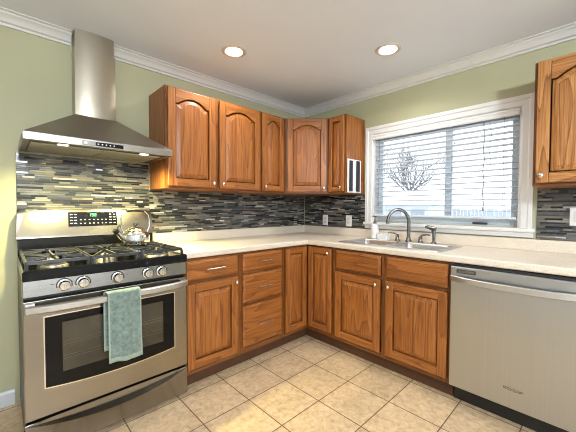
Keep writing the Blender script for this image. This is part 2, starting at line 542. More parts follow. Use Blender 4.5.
casing_bar([(WY0, WZ1), (WY1, WZ1)], [(cy0, cz1), (cy1, cz1)])
obj('casing', b, M_white_trim, win)
b = nb()
box(b, -0.045, 0.06, -2.155, -0.832, 1.040, 1.066); prism(b, [(0, 1.003), (-0.020, 1.003), (-0.026, 1.020), (-0.032, 1.040), (0, 1.040)], 'y', -2.145, -0.840)
obj('sill', b, M_white_trim, win, bevel=0.004)
b = nb()
t = 0.012
box(b, 0.0, 0.12, WY0, WY0 + t, WZ0, WZ1); box(b, 0, 0.12, WY1 - t, WY1, WZ0, WZ1)
box(b, 0, 0.12, WY0 + t, WY1 - t, WZ1 - t, WZ1); box(b, 0.06, 0.12, WY0 + t, WY1 - t, WZ0, WZ0 + t)
obj('jamb', b, M_white_trim, win)
b = nb()
fy0, fy1, fz0, fz1 = WY0 + t, WY1 - t, WZ0 + t, WZ1 - t
for (x0, x1, y0, y1) in ((0.075, 0.105, fy0, -1.545), (0.062, 0.092, -1.60, fy1)):
    w = 0.052
    box(b, x0, x1, y0, y0 + w, fz0, fz1); box(b, x0, x1, y1 - w, y1, fz0, fz1)
    box(b, x0, x1, y0 + w, y1 - w, fz0, fz0 + w); box(b, x0, x1, y0 + w, y1 - w, fz1 - w, fz1)
obj('sash', b, M_vinyl, win, bevel=0.003)
b = nb(); box(b, 0.088, 0.092, fy0 + 0.05, -1.595, fz0 + 0.05, fz1 - 0.05); obj('pane', b, M_glass, win)
b = nb(); box(b, 0.075, 0.079, -1.55, fy1 - 0.05, fz0 + 0.05, fz1 - 0.05); obj('pane', b, M_glass, win)
b = nb(); box(b, 0.048, 0.062, -1.86, -1.76, 1.079, 1.094); box(b, 0.044, 0.050, -1.84, -1.78, 1.084, 1.089); obj('latch', b, M_grey_mark, win, bevel=0.002)

# ------------------------------------------------------------------ blind
bl = thing('window_blind', 'white horizontal slat blind lowered inside the window above the sink', 'blind', (0.02, -1.49, 1.87))
def L(o, x, y, z):
    return (x - o.location.x, y - o.location.y, z - o.location.z)
by0, by1 = -2.049, -0.931
b = nb(); box(b, -0.022, 0.034, by0 + 1.49, by1 + 1.49, -0.004, 0.024); obj('headrail', b, M_slat, bl)
b = nb()
prism(b, [(-0.046, -0.018), (-0.040, -0.018), (-0.034, -0.004), (-0.034, 0.022), (-0.040, 0.030), (-0.046, 0.030), (-0.050, 0.020), (-0.046, 0.006), (-0.051, -0.006)], 'y', by0 + 1.49 - 0.006, by1 + 1.49 + 0.006)
obj('valance', b, M_white_trim, bl, smooth=30)
b = nb()
NS, PITCH_S = 16, 0.0436
for k in range(NS):
    z = 1.835 - k * PITCH_S - 1.87
    tl = -0.0022
    w = 0.0255
    sec = [(-w, z - tl), (0, z + 0.002), (w, z + tl), (w, z + tl + 0.003), (0, z + 0.005), (-w, z - tl + 0.003)]
    prism(b, sec, 'y', by0 + 1.49 + 0.004, by1 + 1.49 - 0.004)
obj('slats', b, M_slat, bl, smooth=30)
b = nb(); box(b, -0.026, 0.026, by0 + 1.494, by1 + 1.486, 1.124 - 1.87, 1.140 - 1.87); obj('bottom_rail', b, M_slat, bl, bevel=0.003)
for y in (-1.035, -1.62, -1.965):
    b = nb()
    for x in (-0.0275, 0.0275):
        tube(b, [(x, y + 1.49, -0.01), (x, y + 1.49, 1.14 - 1.87)], 0.0011, 6)
    obj('ladder_cord', b, M_cord, bl)
b = nb()
pts = [(-0.040, -1.845 + 1.49 + 0.004 * math.sin(k * 1.3), -0.01 - k * 0.0345) for k in range(20)]
tube(b, pts, 0.0030, 6)
pc = obj('pull_cord', b, M_cord, bl)
b = nb(); lathe(b, [(0.002, 0.022), (0.005, 0.015), (0.0065, -0.01), (0.004, -0.014)], (-0.040, pts[-1][1], pts[-1][2] - 0.01), 12); obj('tassel', b, M_cord, pc, smooth=50)
b = nb()
pts = [(-0.039, -1.885 + 1.49 + 0.006 * math.sin(k * 0.9 + 1), -0.01 - k * 0.03) for k in range(13)]
tube(b, pts, 0.0016, 6); obj('pull_cord', b, M_cord, bl)
b = nb(); tube(b, [(-0.038, -0.99 + 1.49, -0.01), (-0.040, -0.985 + 1.49, -0.62)], 0.0022, 8); tl_ = obj('tilt_cord', b, M_cord, bl)
b = nb(); lathe(b, [(0.002, 0.02), (0.006, 0.012), (0.007, -0.012), (0.003, -0.018)], (-0.040, -0.985 + 1.49, -0.63), 12); obj('tassel', b, M_cord, tl_, smooth=50)

# ------------------------------------------------------------------ outside the window
b = nb(); box(b, 0.14, 60, -40, 40, -0.7, -0.6)
struct('ground', b, M_snow, label='pale snowy yard outside the window', cat='ground')
random.seed(5)
tr = thing('bare_tree', 'bare leafless tree in the yard seen through the left window pane', 'tree', (10.5, 3.42, -0.6))
b = nb()
def branch(p, d, l, r, depth):
    n = 3
    pts, rs = [p], [r]
    for i in range(n):
        d = (d + Vector((random.uniform(-.13, .13), random.uniform(-.13, .13), random.uniform(-.05, .12)))).normalized()
        pts.append(pts[-1] + d * (l / n)); rs.append(r * (1 - 0.42 * (i + 1) / n))
    tube(b, pts, rs, 5)
    if depth == 0: return
    for k in range(3):
        s = random.uniform(0.35, 0.8)
        i = random.randint(1, n)
        u, v = frame_axes(d)
        if rs[i] < 0.006: rs[i] = 0.006
        a = random.uniform(0, 2 * PI)
        nd = (d * math.cos(s) + (u * math.cos(a) + v * math.sin(a)) * math.sin(s) + Vector((0, 0, 0.12))).normalized()
        branch(pts[i], nd, l * random.uniform(0.6, 0.8), rs[i] * 0.62, depth - 1)
trunk_top = Vector((0, 0.05, 2.55))
tube(b, [(0, 0, 0), (0.02, 0.02, 1.2), trunk_top], [0.12, 0.10, 0.09], 8)
for k in range(9):
    a = k * 0.7 + 0.3
    branch(trunk_top - Vector((0, 0, 0.1 * (k % 3))), Vector((0.85 * math.cos(a), 0.85 * math.sin(a), 0.75)).normalized(), 1.15, 0.040, 5)
obj('trunk', b, M_bark, tr)
hs = thing('neighbour_house', 'low pale house with a snowy roof in front of the bare tree outside the window', 'house', (7.4, 2.35, -0.6))
b = nb(); box(b, 0, 2.2, -0.95, 1.4, 0, 1.95); obj('wall', b, M_siding, hs)
b = nb(); prism(b, [(-0.25, 1.90), (2.45, 1.90), (1.1, 2.42)], 'y', -1.05, 1.5); obj('roof', b, M_snow, hs)
for y in (-0.55, 0.25, 0.95):
    b = nb(); box(b, -0.03, 0.0, y - 0.22, y + 0.22, 1.25, 1.75); obj('window', b, M_roof, hs)
fe = thing('yard_fence', 'long weathered board fence across the yard outside the window', 'fence', (13.0, 0, -0.6))
b = nb()
y = -14.0
while y < 14:
    box(b, 0, 0.03, y, y + 0.13, 0.05, 1.75 + 0.03 * math.sin(y * 9)); y += 0.15
obj('boards', b, M_fence, fe)
b = nb(); box(b, 0.03, 0.08, -14, 14, 0.35, 0.45); box(b, 0.03, 0.08, -14, 14, 1.35, 1.45)
for k in range(12): box(b, 0.03, 0.13, -14 + k * 2.5, -13.9 + k * 2.5, 0, 1.8)
obj('rails', b, M_fence, fe)

# ------------------------------------------------------------------ mosaic backsplash
PAL = [((0.012, 0.012, 0.013), 0.85, 18), ((0.032, 0.033, 0.035), 0.8, 16), ((0.075, 0.080, 0.082), 0.75, 16), ((0.13, 0.135, 0.132), 0.7, 13),
       ((0.11, 0.092, 0.075), 0.1, 12), ((0.17, 0.150, 0.118), 0.1, 11), ((0.26, 0.235, 0.190), 0.1, 8), ((0.40, 0.385, 0.345), 0.2, 3), ((0.72, 0.72, 0.70), 1.0, 4)]
WTS = [w for _, _, w in PAL]
def mosaic(name, runs, plane, sgn, label, seed, loc):
    """runs: list of (u0, u1, z0, z1); plane 'A' lies on y=0, plane 'B' on x=0"""
    rng = random.Random(seed)
    root = thing(name, label, 'backsplash', loc)
    bg_, bt = nb(), nb()
    lay = bt.loops.layers.float_color.new('tile')
    P = (lambda u, d, z: (u - loc[0], -d, z - loc[2])) if plane == 'A' else (lambda u, d, z: (-d, u - loc[1], z - loc[2]))
    def slab(bm, u0, u1, z0, z1, d0, d1, col=None):
        i = 0.0008
        base = [bm.verts.new(P(u, d0, z)) for u, z in ((u0, z0), (u1, z0), (u1, z1), (u0, z1))]
        front = [bm.verts.new(P(u, d1, z)) for u, z in ((u0 + i, z0 + i), (u1 - i, z0 + i), (u1 - i, z1 - i), (u0 + i, z1 - i))]
        fs = [bm.faces.new(front)] + [bm.faces.new((base[k], base[(k + 1) % 4], front[(k + 1) % 4], front[k])) for k in range(4)]
        if col is not None:
            for f in fs:
                for l in f.loops: l[lay] = col
    for (u0, u1, z0, z1) in runs:
        slab(bg_, u0, u1, z0, z1, 0.001, 0.0045)
        ph = 0.0130
        z = z0 + 0.001
        while z < z1 - 0.006:
            zt = min(z + ph - 0.0016, z1 - 0.001)
            u = u0 + 0.001
            first = True
            while u < u1 - 0.004:
                w = rng.choice([0.045, 0.06, 0.09, 0.09, 0.13, 0.13])
                if first: w *= rng.uniform(0.25, 1.0); first = False
                e = min(u + w, u1 - 0.001)
                if u1 - e < 0.012: e = u1 - 0.001
                c, g, _ = rng.choices(PAL, WTS)[0]
                if g == 1.0: e = min(e, u + 0.055)
                k = rng.uniform(0.82, 1.2)
                slab(bt, u, e - 0.0016, z, zt, 0.0045, 0.0075 + rng.uniform(0, 0.0008), (c[0] * k, c[1] * k, c[2] * k, g))
                u = e
            z += ph
    obj('grout_bed', bg_, M_grout, root)
    obj('tiles', bt, M_mosaic, root)
    return root
mosaic('mosaic_backsplash', [(-2.558, -1.784, 0.900, 1.532), (-1.784, -0.009, 0.996, 1.340)], 'A', -1,
       'long glass and stone strip mosaic backsplash behind the range and kettle', 3, (-1.28, 0, 0.9))
mosaic('mosaic_backsplash', [(-0.836, -0.009, 0.996, 1.340)], 'B', -1,
       'dark strip mosaic backsplash with two outlets, between the corner and the window', 7, (0, -0.42, 0.996))
mosaic('mosaic_backsplash', [(-2.75, -2.158, 0.996, 1.340)], 'B', -1,
       'dark strip mosaic backsplash under the cabinet right of the window', 12, (0, -2.45, 0.996))

# ------------------------------------------------------------------ cabinets
# cabinet frame: x along the width, y = 0 at the face (negative towards the room), z up
def door_outline(x0, x1, z0, z1, rise, d, n=14):
    """inset outline, counter-clockwise from the lower left; an arched top when rise > 0"""
    x0, x1, z0, z1 = x0 + d, x1 - d, z0 + d, z1 - d
    if rise <= 0:
        n = 1
    pts = [(x0, z0), (x1, z0)]
    for k in range(n + 1):
        u = 1 - 2 * k / n
        x = (x0 + x1) / 2 + u * (x1 - x0) / 2
        if rise > 0:
            s = max(0.0, 1 - (u / 0.86) ** 2) if abs(u) < 0.86 else 0
            z = z1 - rise + rise * s
        else:
            z = z1
        pts.append((x, z))
    return pts

def raised_door(root, x0, x1, z0, z1, rise=0.0, knob=None, rail=0.056, name='door', y=-0.004, top=None, woods=None):
    wv, wh = woods or (M_oak_v, M_oak_h)
    T = 0.021
    st = min(rail, (x1 - x0) * 0.23)
    top = rail if top is None else top
    ix0, ix1, iz0, iz1 = x0 + st, x1 - st, z0 + rail, z1 - top
    b = nb()
    box(b, x0, ix0, y - T, y, z0, z1); box(b, ix1, x1, y - T, y, z0, z1)
    box(b, ix0, ix1, y - T, y, z0, iz0, 1)
    arch = door_outline(ix0, ix1, iz0, iz1, rise, 0)[2:]
    prism(b, [(ix0, z1)] + [(x, z) for x, z in reversed(arch)] + [(ix1, z1)], 'y', y - T, y, 1)
    d = obj(name, b, [wv, wh], root, bevel=0.0045, seg=3)
    b = nb()
    ins = min(0.034, (ix1 - ix0) * 0.24)
    o = lambda e, yy: [(x, yy, z) for x, z in door_outline(ix0, ix1, iz0, iz1, rise, e)]
    loft(b, [o(-0.003, y - 0.001), o(0.0055, y - 0.001), o(0.007, y - 0.009), o(ins, y - T + 0.002), o(ins + 0.002, y - T)], 0, (True, True))
    obj('panel', b, wv, d)
    if knob:
        kx, kz = knob
        b = nb()
        lathe(b, [(0.006, 0.0), (0.0055, 0.010), (0.009, 0.014), (0.0145, 0.020), (0.0145, 0.024), (0.011, 0.029), (0.0, 0.031)], (kx, y - T, kz), 18, axis='y')
        obj('knob', b, M_nickel, d, smooth=50)
    return d

def slab_drawer(root, x0, x1, z0, z1, pull=True, name='drawer', y=-0.003):
    T = 0.019
    b = nb()
    r = lambda e, yy: [(x0 + e, yy, z0 + e), (x1 - e, yy, z0 + e), (x1 - e, yy, z1 - e), (x0 + e, yy, z1 - e)]
    loft(b, [r(0, y), r(0, y - 0.011), r(0.003, y - 0.0135), r(0.012, y - 0.0165), r(0.015, y - T), r(0.017, y - T)])
    d = obj(name, b, M_oak_h, root)
    if pull:
        cx, cz = (x0 + x1) / 2, (z0 + z1) / 2
        h = 0.070
        b = nb()
        tube(b, [(cx - h, y - T - 0.027, cz), (cx + h, y - T - 0.027, cz)], 0.0052, 12)
        for s in (-1, 1):
            cyl(b, (cx + s * 0.052, y - T, cz), (cx + s * 0.052, y - T - 0.027, cz), 0.0042, seg=10)
        obj('handle', b, M_nickel, d, smooth=50)
    return d

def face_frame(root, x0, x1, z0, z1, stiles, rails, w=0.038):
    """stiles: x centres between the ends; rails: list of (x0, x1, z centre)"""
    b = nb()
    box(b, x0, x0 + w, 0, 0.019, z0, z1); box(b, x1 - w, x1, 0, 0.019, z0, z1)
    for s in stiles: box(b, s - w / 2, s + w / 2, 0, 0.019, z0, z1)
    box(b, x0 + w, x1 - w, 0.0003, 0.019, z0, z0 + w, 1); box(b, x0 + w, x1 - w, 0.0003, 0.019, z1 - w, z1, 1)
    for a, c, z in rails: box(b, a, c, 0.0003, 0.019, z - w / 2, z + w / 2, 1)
    return obj('face_frame', b, [M_frame_shade_v, M_frame_shade_h], root)

def carcass(root, x0, x1, depth, z0, z1):
    b = nb()
    box(b, x0, x1, 0.019, depth, z0, z1)
    return obj('carcass', b, M_oak_v, root)

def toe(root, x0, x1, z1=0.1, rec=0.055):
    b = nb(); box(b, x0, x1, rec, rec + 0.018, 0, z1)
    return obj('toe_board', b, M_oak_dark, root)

BZ0, BZ1 = 0.098, 0.872
FA = -0.61
# --- base units on the range wall
u = thing('base_cabinet', 'oak base cabinet with one drawer above one door, beside the range', 'cabinet', (-1.783, FA, 0), 0, 'oak base cabinets')
X = lambda x: x + 1.783
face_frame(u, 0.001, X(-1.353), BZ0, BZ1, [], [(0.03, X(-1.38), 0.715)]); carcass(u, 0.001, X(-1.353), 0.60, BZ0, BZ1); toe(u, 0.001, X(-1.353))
slab_drawer(u, X(-1.770), X(-1.376), 0.725, 0.853)
raised_door(u, X(-1.770), X(-1.376), 0.135, 0.700, knob=(X(-1.402), 0.663))
u = thing('base_cabinet', 'oak base cabinet with a stack of three drawers', 'cabinet', (-1.353, FA, 0), 0, 'oak base cabinets')
X = lambda x: x + 1.353
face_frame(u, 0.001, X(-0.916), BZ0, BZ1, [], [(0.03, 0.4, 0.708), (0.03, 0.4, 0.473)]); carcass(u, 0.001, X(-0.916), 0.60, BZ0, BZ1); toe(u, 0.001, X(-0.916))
for z0, z1 in ((0.723, 0.855), (0.488, 0.696), (0.148, 0.460)):
    slab_drawer(u, X(-1.331), X(-0.936), z0, z1)
# --- corner unit, two doors meeting at the inside corner
u = thing('corner_base_cabinet', 'oak corner base cabinet with two narrow doors meeting at the inside corner', 'cabinet', (-0.61, -0.61, 0), 0, 'oak base cabinets')
b = nb()
prism(b, [(-0.305, 0.019), (0.019, 0.019), (0.019, -0.311), (0.60, -0.311), (0.60, 0.60), (-0.305, 0.60)], 'z', BZ0, BZ1)
obj('carcass', b, M_oak_v, u)
b = nb()
w = 0.03
box(b, -0.305, -0.285, 0, 0.019, BZ0, BZ1); box(b, -0.03, 0.0, 0, 0.019, BZ0, BZ1)
box(b, -0.285, -0.03, 0, 0.019, BZ0, BZ0 + w, 1); box(b, -0.285, -0.03, 0, 0.019, BZ1 - w + 0.01, BZ1, 1)
box(b, 0, 0.019, -0.311, -0.291, BZ0, BZ1); box(b, 0.0, 0.019, -0.03, 0.019, BZ0, BZ1)
box(b, 0, 0.019, -0.291, -0.03, BZ0, BZ0 + w, 1); box(b, 0, 0.019, -0.291, -0.03, BZ1 - w + 0.01, BZ1, 1)
obj('face_frame', b, [M_frame_shade_v, M_frame_shade_h], u)
b = nb()
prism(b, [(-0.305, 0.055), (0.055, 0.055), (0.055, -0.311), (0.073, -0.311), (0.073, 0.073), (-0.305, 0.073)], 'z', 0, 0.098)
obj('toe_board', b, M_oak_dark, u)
raised_door(u, -0.288, -0.030, 0.140, 0.855, rail=0.05)
d = raised_door(u, 0.034, 0.292, 0.140, 0.855, rail=0.05, knob=(0.266, 0.818))
d.rotation_euler = (0, 0, -PI / 2)
# --- sink base
u = thing('sink_base_cabinet', 'wide oak base cabinet with two doors and false drawer fronts under the sink', 'cabinet', (-0.61, -0.921, 0), -PI / 2, 'oak base cabinets')
X = lambda y: -y - 0.921
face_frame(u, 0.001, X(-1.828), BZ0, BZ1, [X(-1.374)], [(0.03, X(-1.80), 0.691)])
b = nb()
xe = X(-1.828)
box(b, 0.001, 0.019, 0.019, 0.60, BZ0, BZ1); box(b, xe - 0.018, xe, 0.019, 0.60, BZ0, BZ1)
box(b, 0.019, xe - 0.018, 0.019, 0.60, BZ0, BZ0 + 0.018); box(b, 0.019, xe - 0.018, 0.588, 0.60, BZ0 + 0.018, BZ1)
obj('carcass', b, M_oak_v, u); toe(u, 0.001, xe)
for a, c in ((-0.946, -1.351), (-1.397, -1.812)):
    slab_drawer(u, X(a), X(c), 0.704, 0.853, pull=False, name='drawer_front')
raised_door(u, X(-0.946), X(-1.351), 0.135, 0.678, knob=(X(-1.324), 0.640))
raised_door(u, X(-1.397), X(-1.812), 0.135, 0.678, knob=(X(-1.425), 0.640))

# --- wall units
UZ0, UZ1 = 1.341, 2.068
DZ0, DZ1 = 1.357, 2.056
G = 'oak wall cabinets'
def wall_unit(name, label, loc, rz, width, stiles=(), depth=0.313):
    u = thing(name, label, 'cabinet', loc, rz, G)
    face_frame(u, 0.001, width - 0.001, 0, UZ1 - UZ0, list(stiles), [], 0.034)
    carcass(u, 0.001, width - 0.001, depth, 0, UZ1 - UZ0)
    return u
FU = -0.315
u = wall_unit('wall_cabinet', 'oak wall cabinet with two arched doors beside the hood', (-1.780, FU, UZ0), 0, 0.856, [1.780 - 1.369])
X = lambda x: x + 1.780; zz = lambda z: z - UZ0
raised_door(u, X(-1.766), X(-1.388), zz(DZ0), zz(DZ1), 0.048, (X(-1.412), zz(1.392)))
raised_door(u, X(-1.352), X(-0.938), zz(DZ0), zz(DZ1), 0.048, (X(-1.328), zz(1.392)))
u = wall_unit('wall_cabinet', 'narrow oak wall cabinet with one arched door, range wall', (-0.924, FU, UZ0), 0, 0.308)
X = lambda x: x + 0.924
raised_door(u, X(-0.911), X(-0.650), zz(DZ0), zz(DZ1), 0.040, (X(-0.888), zz(1.392)), rail=0.052)
# diagonal corner unit: face from (-.61,-.315) to (-.315,-.61)
u = thing('corner_wall_cabinet', 'diagonal oak corner wall cabinet with a wide arched door', 'cabinet', (-0.614, FU, UZ0), -PI / 4, G)
WD = math.hypot(0.299, 0.299)
face_frame(u, 0.0, WD, 0, UZ1 - UZ0, [], [], 0.03)
b = nb()
ca = math.cos(PI / 4)
def loc_pt(x, y):
    dx, dy = x + 0.614, y - FU
    return (ca * dx - ca * dy, ca * dx + ca * dy)
prism(b, [loc_pt(*p) for p in ((-0.613, -0.291), (-0.291, -0.613), (-0.002, -0.613), (-0.002, -0.002), (-0.613, -0.002))], 'z', 0, UZ1 - UZ0)
obj('carcass', b, M_oak_v, u)
raised_door(u, 0.022, WD - 0.022, zz(DZ0), zz(DZ1), 0.046, (WD - 0.046, zz(1.390)))
# unit left of the window
u = wall_unit('wall_cabinet', 'narrow oak wall cabinet with one door, left of the window', (-0.315, -0.615, UZ0), -PI / 2, 0.201)
raised_door(u, 0.016, 0.190, zz(DZ0), zz(DZ1), 0.0, (0.166, zz(1.392)), rail=0.045)
# unit right of the window
u = wall_unit('wall_cabinet', 'oak wall cabinet with a bold grain arched door, right of the window', (-0.315, -2.170, UZ0 - 0.004), -PI / 2, 0.47)
raised_door(u, 0.016, 0.454, zz(DZ0), zz(DZ1) + 0.008, 0.055, (0.044, zz(1.400)), rail=0.06, woods=(M_bold_v, M_bold_h))

# board with two dark strips on the end of the wall cabinet
kb = thing('strip_board', 'white board with two black vertical strips on the cabinet end beside the window', 'board', (-0.184, -0.8175, 1.346))
b = nb(); box(b, -0.112, 0.108, -0.008, 0, 0, 0.315); obj('board', b, M_board_white, kb, bevel=0.003)
for x0, x1, z1 in ((-0.090, -0.040, 0.300), (0.022, 0.078, 0.305)):
    b = nb(); box(b, x0, x1, -0.017, -0.008, 0.012, z1); obj('strip', b, M_black, kb, bevel=0.004)

# ------------------------------------------------------------------ worktop
ct = thing('countertop', 'cream laminate L-shaped countertop with rolled edge and low backsplash lip', 'countertop', (-0.3, -0.3, 0.872))
S = lambda x, y, z: (x + 0.3, y + 0.3, z - 0.872)
b = nb()
HX0, HX1, HY0, HY1 = -0.548, -0.108, -1.728, -0.932    # sink cut-out
xs = [-0.64, HX0, HX1, -0.003]
ys = [-2.47, HY0, HY1, -0.64, -0.003]
vmap = {}
def gv(x, y):
    k = (round(x, 4), round(y, 4))
    if k not in vmap: vmap[k] = b.verts.new(S(x, y, 0.914))
    return vmap[k]
for i in range(3):
    for j in range(4):
        if i == 1 and j == 1: continue
        b.faces.new((gv(xs[i], ys[j]), gv(xs[i + 1], ys[j]), gv(xs[i + 1], ys[j + 1]), gv(xs[i], ys[j + 1])))
b.faces.new((gv(-1.783, -0.64), gv(-0.64, -0.64), gv(-0.64, -0.003), gv(-1.783, -0.003)))
ex = bmesh.ops.extrude_face_region(b, geom=b.faces[:])
bmesh.ops.translate(b, verts=[v for v in ex['geom'] if isinstance(v, bmesh.types.BMVert)], vec=(0, 0, -0.042))
obj('worktop', b, M_counter, ct, bevel=0.010, seg=3)
b = nb()
prism(b, [S(x, y, 0)[:2] for x, y in ((-1.783, -0.003), (-1.783, -0.022), (-0.022, -0.022), (-0.022, -2.47), (-0.003, -2.47), (-0.003, -0.003))], 'z', 0.914 - 0.872, 0.994 - 0.872)
obj('backsplash_lip', b, M_counter, ct, bevel=0.004)

# ------------------------------------------------------------------ sink
sk = thing('sink', 'double bowl stainless steel sink set into the countertop', 'sink', (-0.33, -1.33, 0.914))
b = nb()
def rrect(x0, x1, y0, y1, r, z, n=5):
    pts = []
    for cx, cy, a0 in ((x1 - r, y1 - r, 0), (x0 + r, y1 - r, PI / 2), (x0 + r, y0 + r, PI), (x1 - r, y0 + r, 1.5 * PI)):
        for k in range(n + 1):
            a = a0 + k * PI / 2 / n
            pts.append((cx + r * math.cos(a), cy + r * math.sin(a), z))
    return pts
S = lambda x, y: (x + 0.33, y + 1.33)
RX0, RX1, RY0, RY1 = -0.567 + 0.33, -0.085 + 0.33, -1.746 + 1.33, -0.914 + 1.33
BW = [(-0.528 + 0.33, -0.195 + 0.33, -1.312 + 1.33, -0.952 + 1.33), (-0.528 + 0.33, -0.195 + 0.33, -1.708 + 1.33, -1.348 + 1.33)]
for p, q, fl in ((0.001, 0.0055, False),):
    top = [b.verts.new(v) for v in rrect(RX0 + 0.004, RX1 - 0.004, RY0 + 0.004, RY1 - 0.004, 0.03, q)]
    low = [b.verts.new(v) for v in rrect(RX0, RX1, RY0, RY1, 0.032, p)]
    n = len(top)
    for k in range(n): b.faces.new((low[k], low[(k + 1) % n], top[(k + 1) % n], top[k]))
    es = [b.edges.get((top[k], top[(k + 1) % n])) or b.edges.new((top[k], top[(k + 1) % n])) for k in range(n)]
    for x0, x1, y0, y1 in BW:
        hv = [b.verts.new(v) for v in rrect(x0, x1, y0, y1, 0.05, q)]
        es += [b.edges.new((hv[k], hv[(k + 1) % n])) for k in range(n)]
    bmesh.ops.triangle_fill(b, edges=es, use_beauty=True)
obj('rim', b, M_sink, sk, smooth=25)
for x0, x1, y0, y1 in BW:
    b = nb()
    loft(b, [rrect(x0, x1, y0, y1, 0.05, 0.0055), rrect(x0 + 0.006, x1 - 0.006, y0 + 0.006, y1 - 0.006, 0.05, -0.004), rrect(x0 + 0.016, x1 - 0.016, y0 + 0.016, y1 - 0.016, 0.05, -0.15),
             rrect(x0 + 0.04, x1 - 0.04, y0 + 0.04, y1 - 0.04, 0.04, -0.172)], 0, (False, True))
    bo = obj('bowl', b, M_sink, sk, smooth=40)
    b = nb(); lathe(b, [(0.042, -0.1715), (0.042, -0.169), (0.034, -0.1685), (0.03, -0.171), (0.0, -0.171)], ((x0 + x1) / 2, (y0 + y1) / 2, 0), 20); obj('drain', b, M_chrome, bo, smooth=40)

# faucet, its lever valves, side sprayer
SZ = 0.9197
fa = thing('faucet', 'tall gooseneck kitchen faucet with two lever handles behind the sink', 'faucet', (-0.135, -1.335, SZ))
b = nb(); lathe(b, [(0.027, 0), (0.027, 0.006), (0.020, 0.014), (0.018, 0.030), (0.015, 0.036)], (0, 0, 0), 20); obj('base', b, M_faucet, fa, smooth=40)
b = nb()
dx, dy = -0.125, 0.125
pts = [(0, 0, 0.03), (0, 0, 0.10), (0, 0, 0.165)]
for k in range(1, 13):
    a = PI * k / 12 * 1.02
    f = (1 - math.cos(a)) / 2
    pts.append((dx * f, dy * f, 0.165 + 0.105 * math.sin(a)))
pts.append((dx * 1.0, dy * 1.0, 0.150))
tube(b, pts, [0.0145] * 3 + [0.0135] * 6 + [0.0125] * 6 + [0.0135], 14); obj('spout', b, M_faucet, fa, smooth=50)
for y, s in ((0.10, 1), (-0.10, -1)):
    b = nb(); lathe(b, [(0.022, 0), (0.022, 0.005), (0.016, 0.012), (0.014, 0.04), (0.016, 0.046), (0.011, 0.056), (0, 0.058)], (0, y, 0), 18); vb = obj('valve', b, M_faucet, fa, smooth=40)
    b = nb(); tube(b, [(0, y, 0.05), (0.0, y + 0.02 * s, 0.062), (-0.005, y + 0.055 * s, 0.068), (-0.008, y + 0.08 * s, 0.066)], [0.008, 0.0075, 0.0065, 0.006], 10); obj('lever', b, M_faucet, vb, smooth=50)
sp = thing('sink_sprayer', 'small dark side sprayer right of the faucet levers', 'sprayer', (-0.135, -1.540, SZ))
b = nb(); lathe(b, [(0.022, 0), (0.022, 0.005), (0.015, 0.012), (0.0135, 0.022), (0.0125, 0.024)], (0, 0, 0), 18); obj('base', b, M_faucet, sp, smooth=40)
b = nb(); tube(b, [(0, 0, 0.02), (0, 0, 0.07), (0, 0.002, 0.105)], [0.0125, 0.0145, 0.017], 12); tube(b, [(0, -0.016, 0.118), (0, 0.02, 0.122), (-0.006, 0.048, 0.132), (-0.01, 0.064, 0.137)], [0.015, 0.018, 0.014, 0.011], 12); obj('spray_head', b, M_faucet, sp, smooth=50)

# soap dispenser bottle and sponge tray
so = thing('soap_bottle', 'white pump soap bottle at the left end of the sink', 'bottle', (-0.125, -1.012, SZ))
b = nb(); lathe(b, [(0.030, 0), (0.034, 0.004), (0.034, 0.112), (0.030, 0.128), (0.013, 0.136), (0.012, 0.140)], (0, 0, 0), 22); obj('body', b, M_white_plastic, so, smooth=40)
b = nb(); lathe(b, [(0.015, 0.139), (0.015, 0.156), (0.006, 0.158), (0.0055, 0.198), (0.012, 0.200), (0.013, 0.210), (0, 0.212)], (0, 0, 0), 16); tube(b, [(0, 0, 0.205), (-0.02, 0.018, 0.206), (-0.034, 0.030, 0.199)], [0.007, 0.006, 0.005], 10); obj('pump', b, M_faucet, so, smooth=45)
tb = thing('sponge_tray', 'low white sponge tray beside the soap bottle', 'tray', (-0.14, -1.105, SZ))
b = nb()
loft(b, [rrect(-0.03, 0.03, -0.052, 0.045, 0.01, 0), rrect(-0.033, 0.033, -0.055, 0.048, 0.012, 0.050), rrect(-0.029, 0.029, -0.051, 0.044, 0.010, 0.050), rrect(-0.027, 0.027, -0.049, 0.042, 0.010, 0.012)], 0, (True, True))
obj('tray', b, M_white_plastic, tb, smooth=40)
b = nb(); box(b, -0.020, 0.020, -0.042, 0.035, 0.0125, 0.058); obj('sponge', b, M_counter, tb, bevel=0.006)

# ------------------------------------------------------------------ outlets and switch
def plate(name, label, y, z, kind):
    o = thing(name, label, 'switch' if kind == 'switch' else 'outlet', (-0.0085, y, z))
    w, h = (0.036, 0.0575)
    b = nb(); box(b, -0.006, 0, -w, w, -h, h); pl = obj('plate', b, M_white_plastic, o, bevel=0.003)
    if kind == 'switch':
        b = nb(); box(b, -0.010, -0.006, -0.016, 0.016, -0.033, 0.033); obj('rocker', b, M_white_trim, o, bevel=0.002)
    else:
        for s in (-1, 1):
            b = nb(); box(b, -0.008, -0.006, -0.016, 0.016, s * 0.020 - 0.014, s * 0.020 + 0.014); sc_ = obj('socket', b, M_white_trim, o, bevel=0.001)
            b = nb()
            for q in (-0.006, 0.006): box(b, -0.0084, -0.0079, q - 0.001, q + 0.001, s * 0.020 - 0.003, s * 0.020 + 0.006)
            obj('slots', b, M_dark_slot, sc_)
    return o
plate('wall_outlet', 'white wall outlet nearer the corner, on the dark mosaic', -0.330, 1.066, 'outlet')
plate('wall_outlet', 'white wall outlet nearer the window, on the dark mosaic', -0.642, 1.068, 'outlet')
plate('light_switch', 'white switch plate right of the window on the mosaic', -2.358, 1.152, 'switch')

